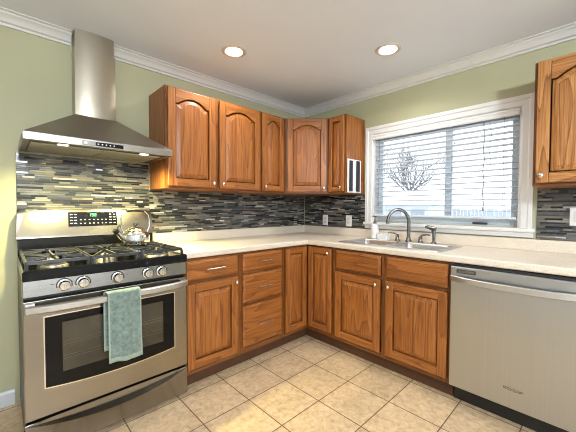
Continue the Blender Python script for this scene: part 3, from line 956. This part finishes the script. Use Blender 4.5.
# ------------------------------------------------------------------ dishwasher
dw = thing('dishwasher', 'stainless steel dishwasher with bowed bar handle under the countertop', 'dishwasher', (-0.645, -1.834, 0), -PI / 2)
DWW = 0.604
b = nb(); box(b, 0.004, DWW - 0.004, 0.036, 0.60, 0.10, 0.862); obj('tub', b, M_black, dw)
b = nb(); box(b, 0.0, DWW, -0.005, 0.036, 0.118, 0.852); dd = obj('door', b, M_steel_v, dw, bevel=0.005, seg=3)
b = nb(); box(b, 0.004, DWW - 0.004, 0.085, 0.105, 0.0, 0.118); obj('toe_panel', b, M_black, dw)
b = nb(); box(b, 0.0, DWW, 0.004, 0.036, 0.853, 0.868); obj('control_edge', b, M_black, dw)
b = nb()
n = 24
prev = []
rings = []
for k in range(n + 1):
    u_ = -1 + 2 * k / n
    x = DWW / 2 + u_ * (DWW / 2 - 0.004)
    yb = -0.014 - 0.030 * (1 - u_ ** 4)
    zb = 0.781 - 0.006 * (1 - u_ * u_)
    rings.append([(x, yb + 0.009, zb - 0.018), (x, yb, zb - 0.018), (x, yb - 0.004, zb - 0.014), (x, yb - 0.004, zb + 0.014), (x, yb, zb + 0.018), (x, yb + 0.009, zb + 0.018)])
loft(b, rings)
for x in (0.004, DWW - 0.03): box(b, x, x + 0.026, -0.016, -0.004, 0.765, 0.797)
obj('handle', b, M_handle, dd, smooth=30)
b = nb()
loft(b, [[(0.033 + 0.102 * (0.5 + 0.5 * c), -0.0052, 0.826 + 0.012 * s) for c, s in [(-1, -.8), (-.96, -1), (.96, -1), (1, -.8), (1, .8), (.96, 1), (-.96, 1), (-1, .8)]],
         [(0.033 + 0.102 * (0.5 + 0.5 * c), -0.0062, 0.826 + 0.012 * s) for c, s in [(-1, -.8), (-.96, -1), (.96, -1), (1, -.8), (1, .8), (.96, 1), (-.96, 1), (-1, .8)]]])
vt = obj('vent_badge', b, M_grey_mark, dd)
b = nb(); box(b, 0.042, 0.126, -0.0075, -0.0062, 0.820, 0.832); obj('badge_face', b, M_steel, vt, bevel=0.001)
def lettering(text, size, loc, parent, mat, name='lettering', shear=0.0, depth=0.0005):
    cu = bpy.data.curves.new(name, 'FONT')
    cu.body = text; cu.size = size; cu.shear = shear; cu.extrude = depth
    cu.align_x = 'CENTER'; cu.align_y = 'CENTER'
    tmp = bpy.data.objects.new(name, cu)
    COL.objects.link(tmp)
    dg = bpy.context.evaluated_depsgraph_get()
    me = bpy.data.meshes.new_from_object(tmp.evaluated_get(dg))
    bpy.data.objects.remove(tmp); bpy.data.curves.remove(cu)
    me.materials.clear(); me.materials.append(mat)
    o = bpy.data.objects.new(name, me); COL.objects.link(o)
    o.parent = parent; o.location = loc; o.rotation_euler = (PI / 2, 0, 0)
    return o
lettering('Whirlpool', 0.021, (0.318, -0.0056, 0.224), dd, M_grey_mark, 'lettering', 0.25)
b = nb()
lathe(b, [(0.030, 0), (0.0325, 0), (0.0325, 0.0006), (0.030, 0.0006), (0.030, 0)], (0, 0, 0), 32, axis='y', caps=(False, False))
for v in b.verts: v.co = Vector((v.co.x * 1.25 + 0.318, v.co.y - 0.0054, v.co.z * 0.3 + 0.226))
obj('logo_ring', b, M_grey_mark, dd)
b = nb(); lathe(b, [(0.007, 0), (0.007, 0.002), (0.003, 0.003)], (0.03, 0.085, 0.085), 14, axis='y'); obj('screw', b, M_chrome, dw)

# ------------------------------------------------------------------ range
RX, RW = -2.176, 0.389      # centre and half width
rg = thing('gas_range', 'stainless steel gas range with black cooktop and five burner knobs', 'range', (RX, 0, 0))
H = RW
b = nb(); box(b, -H + 0.004, H - 0.004, -0.615, -0.012, 0.035, 0.86); obj('body', b, M_black, rg)
for sx in (-1, 1):
    for y in (-0.57, -0.08):
        b = nb(); cyl(b, (sx * (H - 0.05), y, 0.0), (sx * (H - 0.05), y, 0.036), 0.02, 0.014, 16); obj('foot', b, M_black, rg)
# cooktop
b = nb()
r_ = lambda e, z: [(-H + e, -0.668 + e, z), (H - e, -0.668 + e, z), (H - e, -0.088, z), (-H + e, -0.088, z)]
loft(b, [r_(0.004, 0.861), r_(0, 0.866), r_(0, 0.902), r_(0.006, 0.909), r_(0.016, 0.909), r_(0.040, 0.899)])
ck = obj('cooktop', b, M_black_gloss, rg, smooth=25)
BURN = [(-0.255, -0.515, 0.048), (-0.255, -0.225, 0.040), (0.0, -0.37, 0.052), (0.255, -0.515, 0.055), (0.255, -0.225, 0.036)]
for x, y, r in BURN:
    b = nb(); lathe(b, [(r + 0.012, 0.899), (r + 0.008, 0.906), (r, 0.908), (r, 0.916), (0, 0.916)], (x, y, 0), 24); bu = obj('burner', b, M_burner, ck, smooth=40)
for x, y, r in BURN:
    b = nb(); lathe(b, [(r * 0.86, 0.916), (r * 0.9, 0.921), (r * 0.8, 0.926), (0, 0.9265)], (x, y, 0), 24); obj('burner_cap', b, M_iron, ck, smooth=40)
# grates: three cast iron frames with fingers
def grate(x0, x1, centres):
    b = nb()
    y0, y1 = -0.632, -0.112
    zt, zb, w = 0.947, 0.932, 0.0065
    def bar(p, q, lift=0.0, w=w):
        p, q = Vector(p), Vector(q)
        d = (q - p).normalized(); n = Vector((-d.y, d.x, 0)) * w
        for a, c in ((zb, zt),):
            loft(b, [[(p + n).to_tuple()[:2] + (a,), (p - n).to_tuple()[:2] + (a,), (p - n * .7).to_tuple()[:2] + (c + lift,), (p + n * .7).to_tuple()[:2] + (c + lift,)],
                     [(q + n).to_tuple()[:2] + (a,), (q - n).to_tuple()[:2] + (a,), (q - n * .7).to_tuple()[:2] + (c + lift,), (q + n * .7).to_tuple()[:2] + (c + lift,)]])
    V = lambda x, y: (x, y, 0)
    bar(V(x0, y0), V(x0, y1)); bar(V(x1, y0), V(x1, y1)); bar(V(x0, y0), V(x1, y0)); bar(V(x0, y1), V(x1, y1))
    if len(centres) == 2:
        ym = (centres[0][1] + centres[1][1]) / 2
        bar(V(x0, ym), V(x1, ym))
    for cx, cy in centres:
        lo = y0 if (len(centres) == 1 or cy < -0.37) else ym
        hi = y1 if (len(centres) == 1 or cy > -0.37) else ym
        for (px, py) in ((x0, cy), (x1, cy), (cx, lo), (cx, hi)):
            d = Vector((cx - px, cy - py, 0))
            e = Vector((px, py, 0)) + d * (1 - 0.032 / d.length)
            bar((px, py, 0), e, 0.004)
        for sx in (-1, 1):
            for sy in (-1, 1):
                px = x0 if sx < 0 else x1
                py = (lo if sy < 0 else hi)
                p = Vector((px * 0.98 + cx * 0.02, py, 0)); d = Vector((cx, cy, 0)) - p
                bar(p + d * 0.0, p + d * (1 - 0.062 / d.length), 0.002, 0.0055)
    for x in (x0, x1):
        for y in (y0, (y0 + y1) / 2, y1):
            box(b, x - 0.007, x + 0.007, y - 0.007, y + 0.007, 0.900, 0.934)
    return obj('grate', b, M_iron, ck)
grate(-0.372, -0.128, [(-0.255, -0.515), (-0.255, -0.225)])
grate(-0.112, 0.112, [(0.0, -0.37)])
grate(0.128, 0.372, [(0.255, -0.515), (0.255, -0.225)])
# front control panel (leans back a little) with knobs
b = nb()
prism(b, [(-0.662, 0.785), (-0.652, 0.861), (-0.60, 0.861), (-0.60, 0.785)], 'x', -H, H)
cp = obj('control_panel', b, M_steel, rg, bevel=0.003)
for x in (-2.410, -2.333, -2.176, -2.019, -1.942):
    b = nb()
    c = (x - RX, -0.657, 0.822)
    lathe(b, [(0.030, 0.0), (0.029, 0.004), (0.024, 0.006), (0.0225, 0.024), (0.020, 0.028), (0, 0.029)], c, 26, axis='y')
    for v in b.verts: pass
    kb_ = obj('knob', b, M_chrome, cp, smooth=40)
    b = nb(); box(b, c[0] - 0.0035, c[0] + 0.0035, c[1] - 0.036, c[1] - 0.024, c[2] - 0.021, c[2] + 0.021); obj('grip', b, M_chrome, kb_, bevel=0.002)
    b = nb(); lathe(b, [(0.0335, 0.0), (0.0335, 0.0015), (0.029, 0.0016)], (c[0], c[1] + 0.0002, c[2]), 26, axis='y'); obj('collar', b, M_black, kb_)
    b = nb(); box(b, c[0] - 0.003, c[0] + 0.003, -0.6588, -0.6545, 0.857, 0.8585); obj('tick_mark', b, M_grey_mark, cp)
    q = c[0] + (0.046 if x > -2.2 else -0.046)
    b = nb(); box(b, q - 0.007, q + 0.007, -0.6605, -0.655, 0.832, 0.8345); obj('marking', b, M_grey_mark, cp)
# oven door
b = nb()
YD = -0.662
wx0, wx1, wz0, wz1 = -2.490 - RX, -1.868 - RX, 0.345, 0.682
def win_out(e, n=16, y=0.0):
    pts = [(wx1 - e, y, wz1 - e), (wx0 + e, y, wz1 - e)]
    for k in range(n + 1):
        t_ = k / n; u_ = 2 * t_ - 1
        pts.append((wx0 + e + (wx1 - wx0 - 2 * e) * t_, y, wz0 + e - 0.022 * (1 - u_ * u_)))
    return pts
# slab with a real opening for the glass
ov = [(H, YD, 0.766), (-H, YD, 0.766), (-H, YD, 0.207), (H, YD, 0.207)]
fr_v = [b.verts.new(p) for p in ov]
es = [b.edges.new((fr_v[k], fr_v[(k + 1) % 4])) for k in range(4)]
ho = [b.verts.new(p) for p in win_out(0, y=YD)]
es += [b.edges.new((ho[k], ho[(k + 1) % len(ho)])) for k in range(len(ho))]
bmesh.ops.triangle_fill(b, edges=es, use_beauty=True)
ex = bmesh.ops.extrude_face_region(b, geom=b.faces[:])
bmesh.ops.translate(b, verts=[v for v in ex['geom'] if isinstance(v, bmesh.types.BMVert)], vec=(0, 0.045, 0))
od = obj('oven_door', b, M_steel, rg, bevel=0.003)
b = nb()
loft(b, [win_out(-0.004, y=YD - 0.0002), win_out(-0.004, y=YD - 0.0035), win_out(0.001, y=YD - 0.0035), win_out(0.001, y=YD - 0.0002)], 0, (False, False))
obj('window_trim', b, M_chrome, od)
b = nb()
loft(b, [win_out(0.0, y=YD + 0.002), win_out(0.0, y=YD + 0.012)])
obj('oven_window', b, M_glass_black, od)
b = nb(); box(b, -2.422 - RX, -1.935 - RX, YD + 0.0008, YD + 0.0022, 0.398, 0.642); obj('inner_pane', b, M_oven_in, od)
b = nb()
for z in (0.46, 0.475, 0.53, 0.545): box(b, -2.418 - RX, -1.939 - RX, YD + 0.0002, YD + 0.0008, z - 0.0012, z + 0.0012)
obj('rack_wires', b, M_rack, od)
# bar handle, gently bowed
b = nb()
rings = []
for k in range(25):
    u_ = -1 + 2 * k / 24
    x = u_ * (H - 0.008)
    yb = -0.690 - 0.032 * (1 - u_ ** 4)
    zc = 0.732
    rings.append([(x, yb + 0.012, zc - 0.019), (x, yb, zc - 0.017), (x, yb - 0.005, zc - 0.013), (x, yb - 0.005, zc + 0.013), (x, yb, zc + 0.017), (x, yb + 0.012, zc + 0.019)])
loft(b, rings)
for sx in (-1, 1): box(b, sx * (H - 0.025) - 0.017, sx * (H - 0.025) + 0.017, -0.690, YD + 0.002, 0.714, 0.750)
hd = obj('handle', b, M_handle, od, smooth=30)
# storage drawer with a scooped arc grip
b = nb()
nx = 28
rows = []
for k in range(nx + 1):
    u_ = -1 + 2 * k / nx
    x = u_ * H
    s = max(0.0, 1 - u_ * u_)
    zr = 0.186 - 0.052 * s
    rows.append([(x, -0.62, 0.022), (x, -0.652, 0.022), (x, -0.660, 0.03), (x, -0.662, zr - 0.030), (x, -0.664 - 0.010 * s, zr - 0.012), (x, -0.664 - 0.016 * s, zr - 0.002), (x, -0.662 - 0.012 * s, zr), (x, -0.660 + 0.022 * s, zr + 0.002 + 0.010 * s),
                 (x, -0.660 + 0.024 * s, 0.187), (x, -0.656, 0.191), (x, -0.62, 0.191)])
loft(b, rows)
obj('storage_drawer', b, M_steel, rg, smooth=35)
# backguard
b = nb()
prism(b, [(-0.012, 0.905), (-0.088, 0.905), (-0.096, 0.93), (-0.094, 1.006), (-0.012, 1.006)], 'x', -H + 0.004, H - 0.004)
obj('backguard_base', b, M_black_gloss, rg, bevel=0.003)
b = nb()
loft(b, [[(x, -0.012, 1.004), (x, -0.088, 1.004), (x, -0.094, 1.012), (x, -0.090, 1.030), (x, -0.078, 1.055), (x, -0.060, zt - 0.015), (x, -0.05, zt), (x, -0.012, zt)]
         for x, zt in [(-H, 1.150), (-H + 0.006, 1.168), (-H + 0.02, 1.178)] + [(-H + 0.02 + (2 * H - 0.04) * k / 16, 1.178 + 0.012 * (1 - (2 * k / 16 - 1) ** 2)) for k in range(1, 16)] + [(H - 0.02, 1.178), (H - 0.006, 1.168), (H, 1.150)]])
bgd = obj('backguard', b, M_steel, rg, smooth=30)
# display panel lies on the sloped face between (y -.078, z 1.055) and (y -.06, z 1.163)
def on_face(z): return -0.078 + 0.018 * (z - 1.055) / 0.108 - 0.0004
def face_quad(bm, x0, x1, z0, z1, d0, d1, mi=0):
    loft(bm, [[(x0, on_face(z0) - d, z0), (x1, on_face(z0) - d, z0), (x1, on_face(z1) - d, z1), (x0, on_face(z1) - d, z1)] for d in (d0, d1)], mi)
b = nb(); face_quad(b, -2.312 - RX, -2.028 - RX, 1.076, 1.168, -0.001, 0.004)
dp = obj('display_panel', b, M_black_gloss, bgd, bevel=0.003)
b = nb()
for z in (1.153, 1.134, 1.115, 1.095):
    for x in (-2.296, -2.273): face_quad(b, x - RX - 0.007, x - RX + 0.007, z - 0.0028, z + 0.0028, 0.004, 0.0046)
    for x in (-2.070, -2.045): face_quad(b, x - RX - 0.006, x - RX + 0.006, z - 0.0028, z + 0.0028, 0.004, 0.0046)
for x in (-2.245, -2.220, -2.195, -2.170, -2.145, -2.12, -2.098):
    for z in (1.118, 1.094): face_quad(b, x - RX - 0.004, x - RX + 0.004, z - 0.0024, z + 0.0024, 0.004, 0.0046)
obj('buttons', b, M_white_mark, dp)
b = nb()
SEG = {'a': (-1, 1, 2, 2), 'g': (-1, 1, 0, 0), 'd': (-1, 1, -2, -2), 'f': (-1, -1, 0, 2), 'b': (1, 1, 0, 2), 'e': (-1, -1, -2, 0), 'c': (1, 1, -2, 0)}
def digit(cx, cz, on):
    s, h = 0.0042, 0.0042
    for k in on:
        xa, xb, za, zb = SEG[k]
        face_quad(b, cx + xa * s - 0.0012, cx + xb * s + 0.0012, cz + za * h - 0.0012, cz + zb * h + 0.0012, 0.004, 0.0045)
digit(-2.193 - RX, 1.150, 'bc'); digit(-2.176 - RX, 1.150, 'abgcd'); digit(-2.160 - RX, 1.150, 'abged')
obj('clock_digits', b, M_clock, dp)
b = nb(); loft(b, [[(x0, -0.0905 - d, 1.022), (x1, -0.0905 - d, 1.022), (x1, -0.0835 - d, 1.044), (x0, -0.0835 - d, 1.044)] for d in (0.0, 0.0022) for x0, x1 in ((-2.200 - RX, -2.150 - RX),)])
obj('badge', b, M_grey_mark, bgd)

# ------------------------------------------------------------------ tea kettle on the back right burner
kt = thing('tea_kettle', 'shiny steel tea kettle with black grip on the back right burner', 'kettle', (-1.975, -0.300, 0.9503))
kt.scale = (1.07, 1.07, 1.10)
b = nb(); lathe(b, [(0.070, 0), (0.078, 0.006), (0.080, 0.02), (0.080, 0.058), (0.076, 0.072), (0.060, 0.086), (0.050, 0.090)], (0, 0, 0), 36); kb2 = obj('body', b, M_chrome, kt, smooth=35)
b = nb(); lathe(b, [(0.052, 0.089), (0.050, 0.094), (0.034, 0.104), (0.012, 0.109), (0.0, 0.110)], (0, 0, 0), 30); ld = obj('lid', b, M_chrome, kt, smooth=40)
b = nb(); lathe(b, [(0.005, 0.108), (0.006, 0.116), (0.014, 0.124), (0.013, 0.131), (0, 0.134)], (0, 0, 0), 18); obj('knob', b, M_black, ld, smooth=40)
b = nb(); tube(b, [(-0.062, -0.02, 0.032), (-0.092, -0.03, 0.055), (-0.115, -0.038, 0.085)], [0.024, 0.018, 0.014], 16); spt = obj('spout', b, M_chrome, kt, smooth=40)
b = nb(); tube(b, [(-0.112, -0.037, 0.082), (-0.126, -0.042, 0.100)], [0.017, 0.017], 14); tube(b, [(-0.122, -0.04, 0.1), (-0.098, -0.03, 0.122)], [0.007, 0.005], 8); obj('whistle', b, M_black, spt, smooth=40)
b = nb()
pts = [(-0.068, 0, 0.076), (-0.083, 0, 0.11), (-0.084, 0, 0.15), (-0.076, 0, 0.182), (-0.055, 0, 0.203), (0, 0, 0.211), (0.055, 0, 0.203), (0.076, 0, 0.182), (0.084, 0, 0.15), (0.083, 0, 0.11), (0.068, 0, 0.076)]
tube(b, pts, 0.0045, 10); hb = obj('handle', b, M_chrome, kt, smooth=50)
b = nb(); tube(b, [(-0.050, 0, 0.206), (-0.03, 0, 0.211), (0, 0, 0.213), (0.03, 0, 0.211), (0.050, 0, 0.206)], [0.009, 0.0105, 0.011, 0.0105, 0.009], 12); obj('grip', b, M_black, hb, smooth=50)

# ------------------------------------------------------------------ towel over the oven handle
tw = thing('dish_towel', 'sage green terry dish towel hung over the oven door handle', 'towel', (-2.165, -0.7175, 0.754))
TW0, TW1 = -0.079, 0.079
def towel_sheet(x0, x1, z_end, yface, back, seed):
    rng = random.Random(seed)
    nxs, nzs = 26, 30
    b = nb()
    ph = [rng.uniform(0, 6) for _ in range(4)]
    path = [(0.030, -0.03)] + [(0.004 + 0.019 * math.cos(PI * k / 8) , 0.002 + 0.012 * math.sin(PI * k / 8)) for k in range(0, 9)]
    return ph
b = nb()
def tpt(s, u):
    """s: 0 at the back hem, 1 at the front hem; u across"""
    zb, zf = -0.300, -0.352
    r = 0.0225
    lb, lf = -zb, -zf
    arc = PI * r
    tot = lb + arc + lf
    q = s * tot
    x = TW0 + (TW1 - TW0) * u
    if q < lb:
        z = zb + q; y = 0.018 - 0.0; hang = (lb - q) / lb; sgn = 0.55
        x -= 0.010 * 1
    elif q < lb + arc:
        a = (q - lb) / r
        z = r * 0.62 * math.sin(a); y = 0.018 - r * (1 - math.cos(a)) * 0.98; hang = 0; sgn = 0.5
        x -= 0.010 * (1 - (q - lb) / arc)
    else:
        z = -(q - lb - arc); y = 0.018 - 2 * r * 0.98; hang = (q - lb - arc) / lf; sgn = 1.0
    k = 0.15 + 0.85 * min(1, hang * 1.6)
    w = (0.0075 * math.sin(u * 8.0 + 0.6) + 0.0032 * math.sin(u * 17 + 2.0 + hang * 1.5) + 0.0022 * math.sin(u * 5 - hang * 5)) * k
    if sgn == 1.0:
        y += w - 0.006 * hang; x += 0.006 * hang * (u - 0.3) + 0.004 * hang
        z += -0.006 * u * hang
    elif sgn > 0.52:
        y = max(y + w * 0.3, 0.006)
    return (x, y, z)
NU, NSg = 22, 60
grid = [[b.verts.new(tpt(i / NSg, j / NU)) for j in range(NU + 1)] for i in range(NSg + 1)]
for i in range(NSg):
    for j in range(NU):
        f = b.faces.new((grid[i][j], grid[i][j + 1], grid[i + 1][j + 1], grid[i + 1][j]))
        if i >= NSg - 2 or i < 2 or j == 0 or j == NU - 1: f.material_index = 1
to = obj('cloth', b, [M_towel, M_towel_hem], tw, smooth=60)
md = to.modifiers.new('thickness', 'SOLIDIFY'); md.thickness = 0.005; md.offset = 0

# ------------------------------------------------------------------ range hood
hx = -2.170
hd_ = thing('range_hood', 'stainless steel chimney range hood on the wall above the range', 'range hood', (hx, 0, 1.535))
b = nb()
hw, hdp = 0.3755, 0.480
cx0, cx1, cyf = -2.271 - hx, -2.040 - hx, -0.122
zl, zt, zc = 0.006, 0.046, 0.262
lo = [(-hw, -hdp, zl), (hw, -hdp, zl), (hw, -0.009, zl), (-hw, -0.009, zl)]
md_ = [(-hw, -hdp, zt), (hw, -hdp, zt), (hw, -0.009, zt), (-hw, -0.009, zt)]
tp = [(cx0 - 0.004, cyf - 0.004, zc), (cx1 + 0.004, cyf - 0.004, zc), (cx1 + 0.004, -0.009, zc), (cx0 - 0.004, -0.009, zc)]
inn = [(-hw + 0.03, -hdp + 0.03, zl), (hw - 0.03, -hdp + 0.03, zl), (hw - 0.03, -0.04, zl), (-hw + 0.03, -0.04, zl)]
inn2 = [(p[0], p[1], zl + 0.02) for p in inn]
loft(b, [inn2, inn, lo, md_, tp], 0, (True, True))
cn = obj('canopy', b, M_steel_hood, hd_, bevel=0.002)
def bowed(i, z0, z1, name):
    n = 12
    pts = [(cx1 - i, -0.009), (cx0 + i, -0.009)]
    pts += [(cx0 + i + (cx1 - cx0 - 2 * i) * k / n, cyf + 0.006 + i - 0.016 * (1 - (2 * k / n - 1) ** 2)) for k in range(n + 1)]
    b = nb(); prism(b, pts, 'z', z0, z1)
    return obj(name, b, M_chimney_lit, hd_, smooth=25)
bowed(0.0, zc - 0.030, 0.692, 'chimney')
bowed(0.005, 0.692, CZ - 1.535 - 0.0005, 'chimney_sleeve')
for x0, x1 in ((-0.34, -0.003), (0.003, 0.34)):
    b = nb()
    box(b, x0, x1, -0.36, -0.05, zl + 0.004, zl + 0.018)
    f_ = obj('filter', b, M_filter, hd_, bevel=0.002)
b = nb(); box(b, -0.345, 0.345, -0.448, -0.365, zl + 0.006, zl + 0.018); lp = obj('lamp_strip', b, M_steel, hd_, bevel=0.002)
for x in (-2.374 - hx, -1.951 - hx):
    b = nb(); lathe(b, [(0.030, 0.0055), (0.033, 0.003), (0.033, 0.001), (0.026, 0.001), (0.026, 0.003)], (x, -0.405, zl + 0.002), 24, caps=(False, False)); lr = obj('lamp_ring', b, M_chrome, lp, smooth=40)
    b = nb(); lathe(b, [(0.026, 0.006), (0.026, 0.003), (0.0, 0.003)], (x, -0.405, zl), 24); obj('lamp_lens', b, M_hood_lamp, lp)
    ld_ = bpy.data.lights.new('hood_lamp_light', 'SPOT')
    ld_.energy = HOOD_W * 4; ld_.color = (1.0, 0.90, 0.40); ld_.spot_size = R(150); ld_.spot_blend = 1.0; ld_.shadow_soft_size = 0.025
    lo_ = bpy.data.objects.new('hood_lamp_light', ld_); COL.objects.link(lo_)
    lo_.rotation_euler = (R(10), 0, 0); lo_.parent = hd_; lo_.location = (x, -0.405, zl - 0.002)
b = nb(); box(b, -2.297 - hx, -2.090 - hx, -hdp - 0.0025, -hdp, 0.012, 0.036); cs = obj('control_strip', b, M_steel, hd_, bevel=0.001)
b = nb(); box(b, -2.235 - hx, -2.094 - hx, -hdp - 0.0035, -hdp - 0.0025, 0.014, 0.034); obj('control_glass', b, M_black_gloss, cs)
b = nb()
for k in range(5): lathe(b, [(0.0042, 0.0), (0.0042, 0.0015), (0, 0.0016)], (-2.222 - hx + k * 0.020, -hdp - 0.0035, 0.024), 12, axis='y')
obj('buttons', b, M_white_mark, cs)
b = nb(); lathe(b, [(0.0075, 0.0), (0.0075, 0.002), (0, 0.0022)], (-2.282 - hx, -hdp - 0.0025, 0.024), 16, axis='y'); obj('indicator', b, M_chrome, cs)

# ------------------------------------------------------------------ recessed ceiling lamps
def can_light(x, y, label):
    t_ = thing('recessed_light', label, 'ceiling light', (x, y, CZ), 0, 'recessed ceiling lamps')
    r = CAN_R
    b = nb(); lathe(b, [(r - 0.001, 0.0), (r - 0.001, -0.004), (r + 0.006, -0.009), (r + 0.018, -0.007), (r + 0.024, -0.002), (r + 0.024, 0.0)], (0, 0, 0), 36, caps=(False, False)); obj('trim_ring', b, M_can_trim, t_, smooth=50)
    b = nb(); lathe(b, [(r - 0.002, -0.003), (r - 0.004, 0.03), (r - 0.012, 0.075), (r - 0.03, 0.105), (0.0, 0.105)], (0, 0, 0), 36, caps=(False, True)); obj('reflector', b, M_can, t_, smooth=50)
    b = nb(); lathe(b, [(0.018, 0.100), (0.022, 0.085), (0.044, 0.040), (0.046, 0.030), (0.038, 0.022), (0, 0.018)], (0, 0, 0), 28); obj('bulb', b, M_ceiling_lamp, t_, smooth=50)
    l_ = bpy.data.lights.new('ceiling_lamp_light', 'SPOT')
    l_.energy = CAN_W * 4; l_.color = (1.0, 0.96, 0.91); l_.spot_size = R(150); l_.spot_blend = 0.7; l_.shadow_soft_size = 0.04
    lo = bpy.data.objects.new('ceiling_lamp_light', l_); COL.objects.link(lo)
    lo.parent = t_; lo.location = (0, 0, 0.012)
can_light(*CANS[0], 'round recessed ceiling lamp nearer the range wall')
can_light(*CANS[1], 'round recessed ceiling lamp nearer the window wall')
can_light(*CANS[2], 'added round recessed fill lamp above and behind the camera')
can_light(*CANS[3], 'added round recessed fill lamp behind the camera on the window side')
can_light(*CANS[4], 'added round recessed fill lamp farthest behind the camera')

# ------------------------------------------------------------------ fill globe added behind the camera to brighten room and ceiling
pn = thing('fill_globe', 'added fill light, a white globe on a short rod behind the camera', 'fill light', (-2.55, -4.0, CZ))
b = nb(); lathe(b, [(0.06, 0), (0.06, -0.012), (0.02, -0.022), (0, -0.022)], (0, 0, 0), 24); obj('canopy', b, M_nickel, pn, smooth=40)
b = nb(); tube(b, [(0, 0, -0.02), (0, 0, -0.10)], 0.006, 10); obj('rod', b, M_nickel, pn, smooth=40)
b = nb(); lathe(b, [(0.03, 0.12), (0.075, 0.105), (0.115, 0.05), (0.125, 0), (0.115, -0.05), (0.075, -0.105), (0.0, -0.125)], (0, 0, -0.215), 32); obj('globe', b, M_fill_globe, pn, smooth=60)
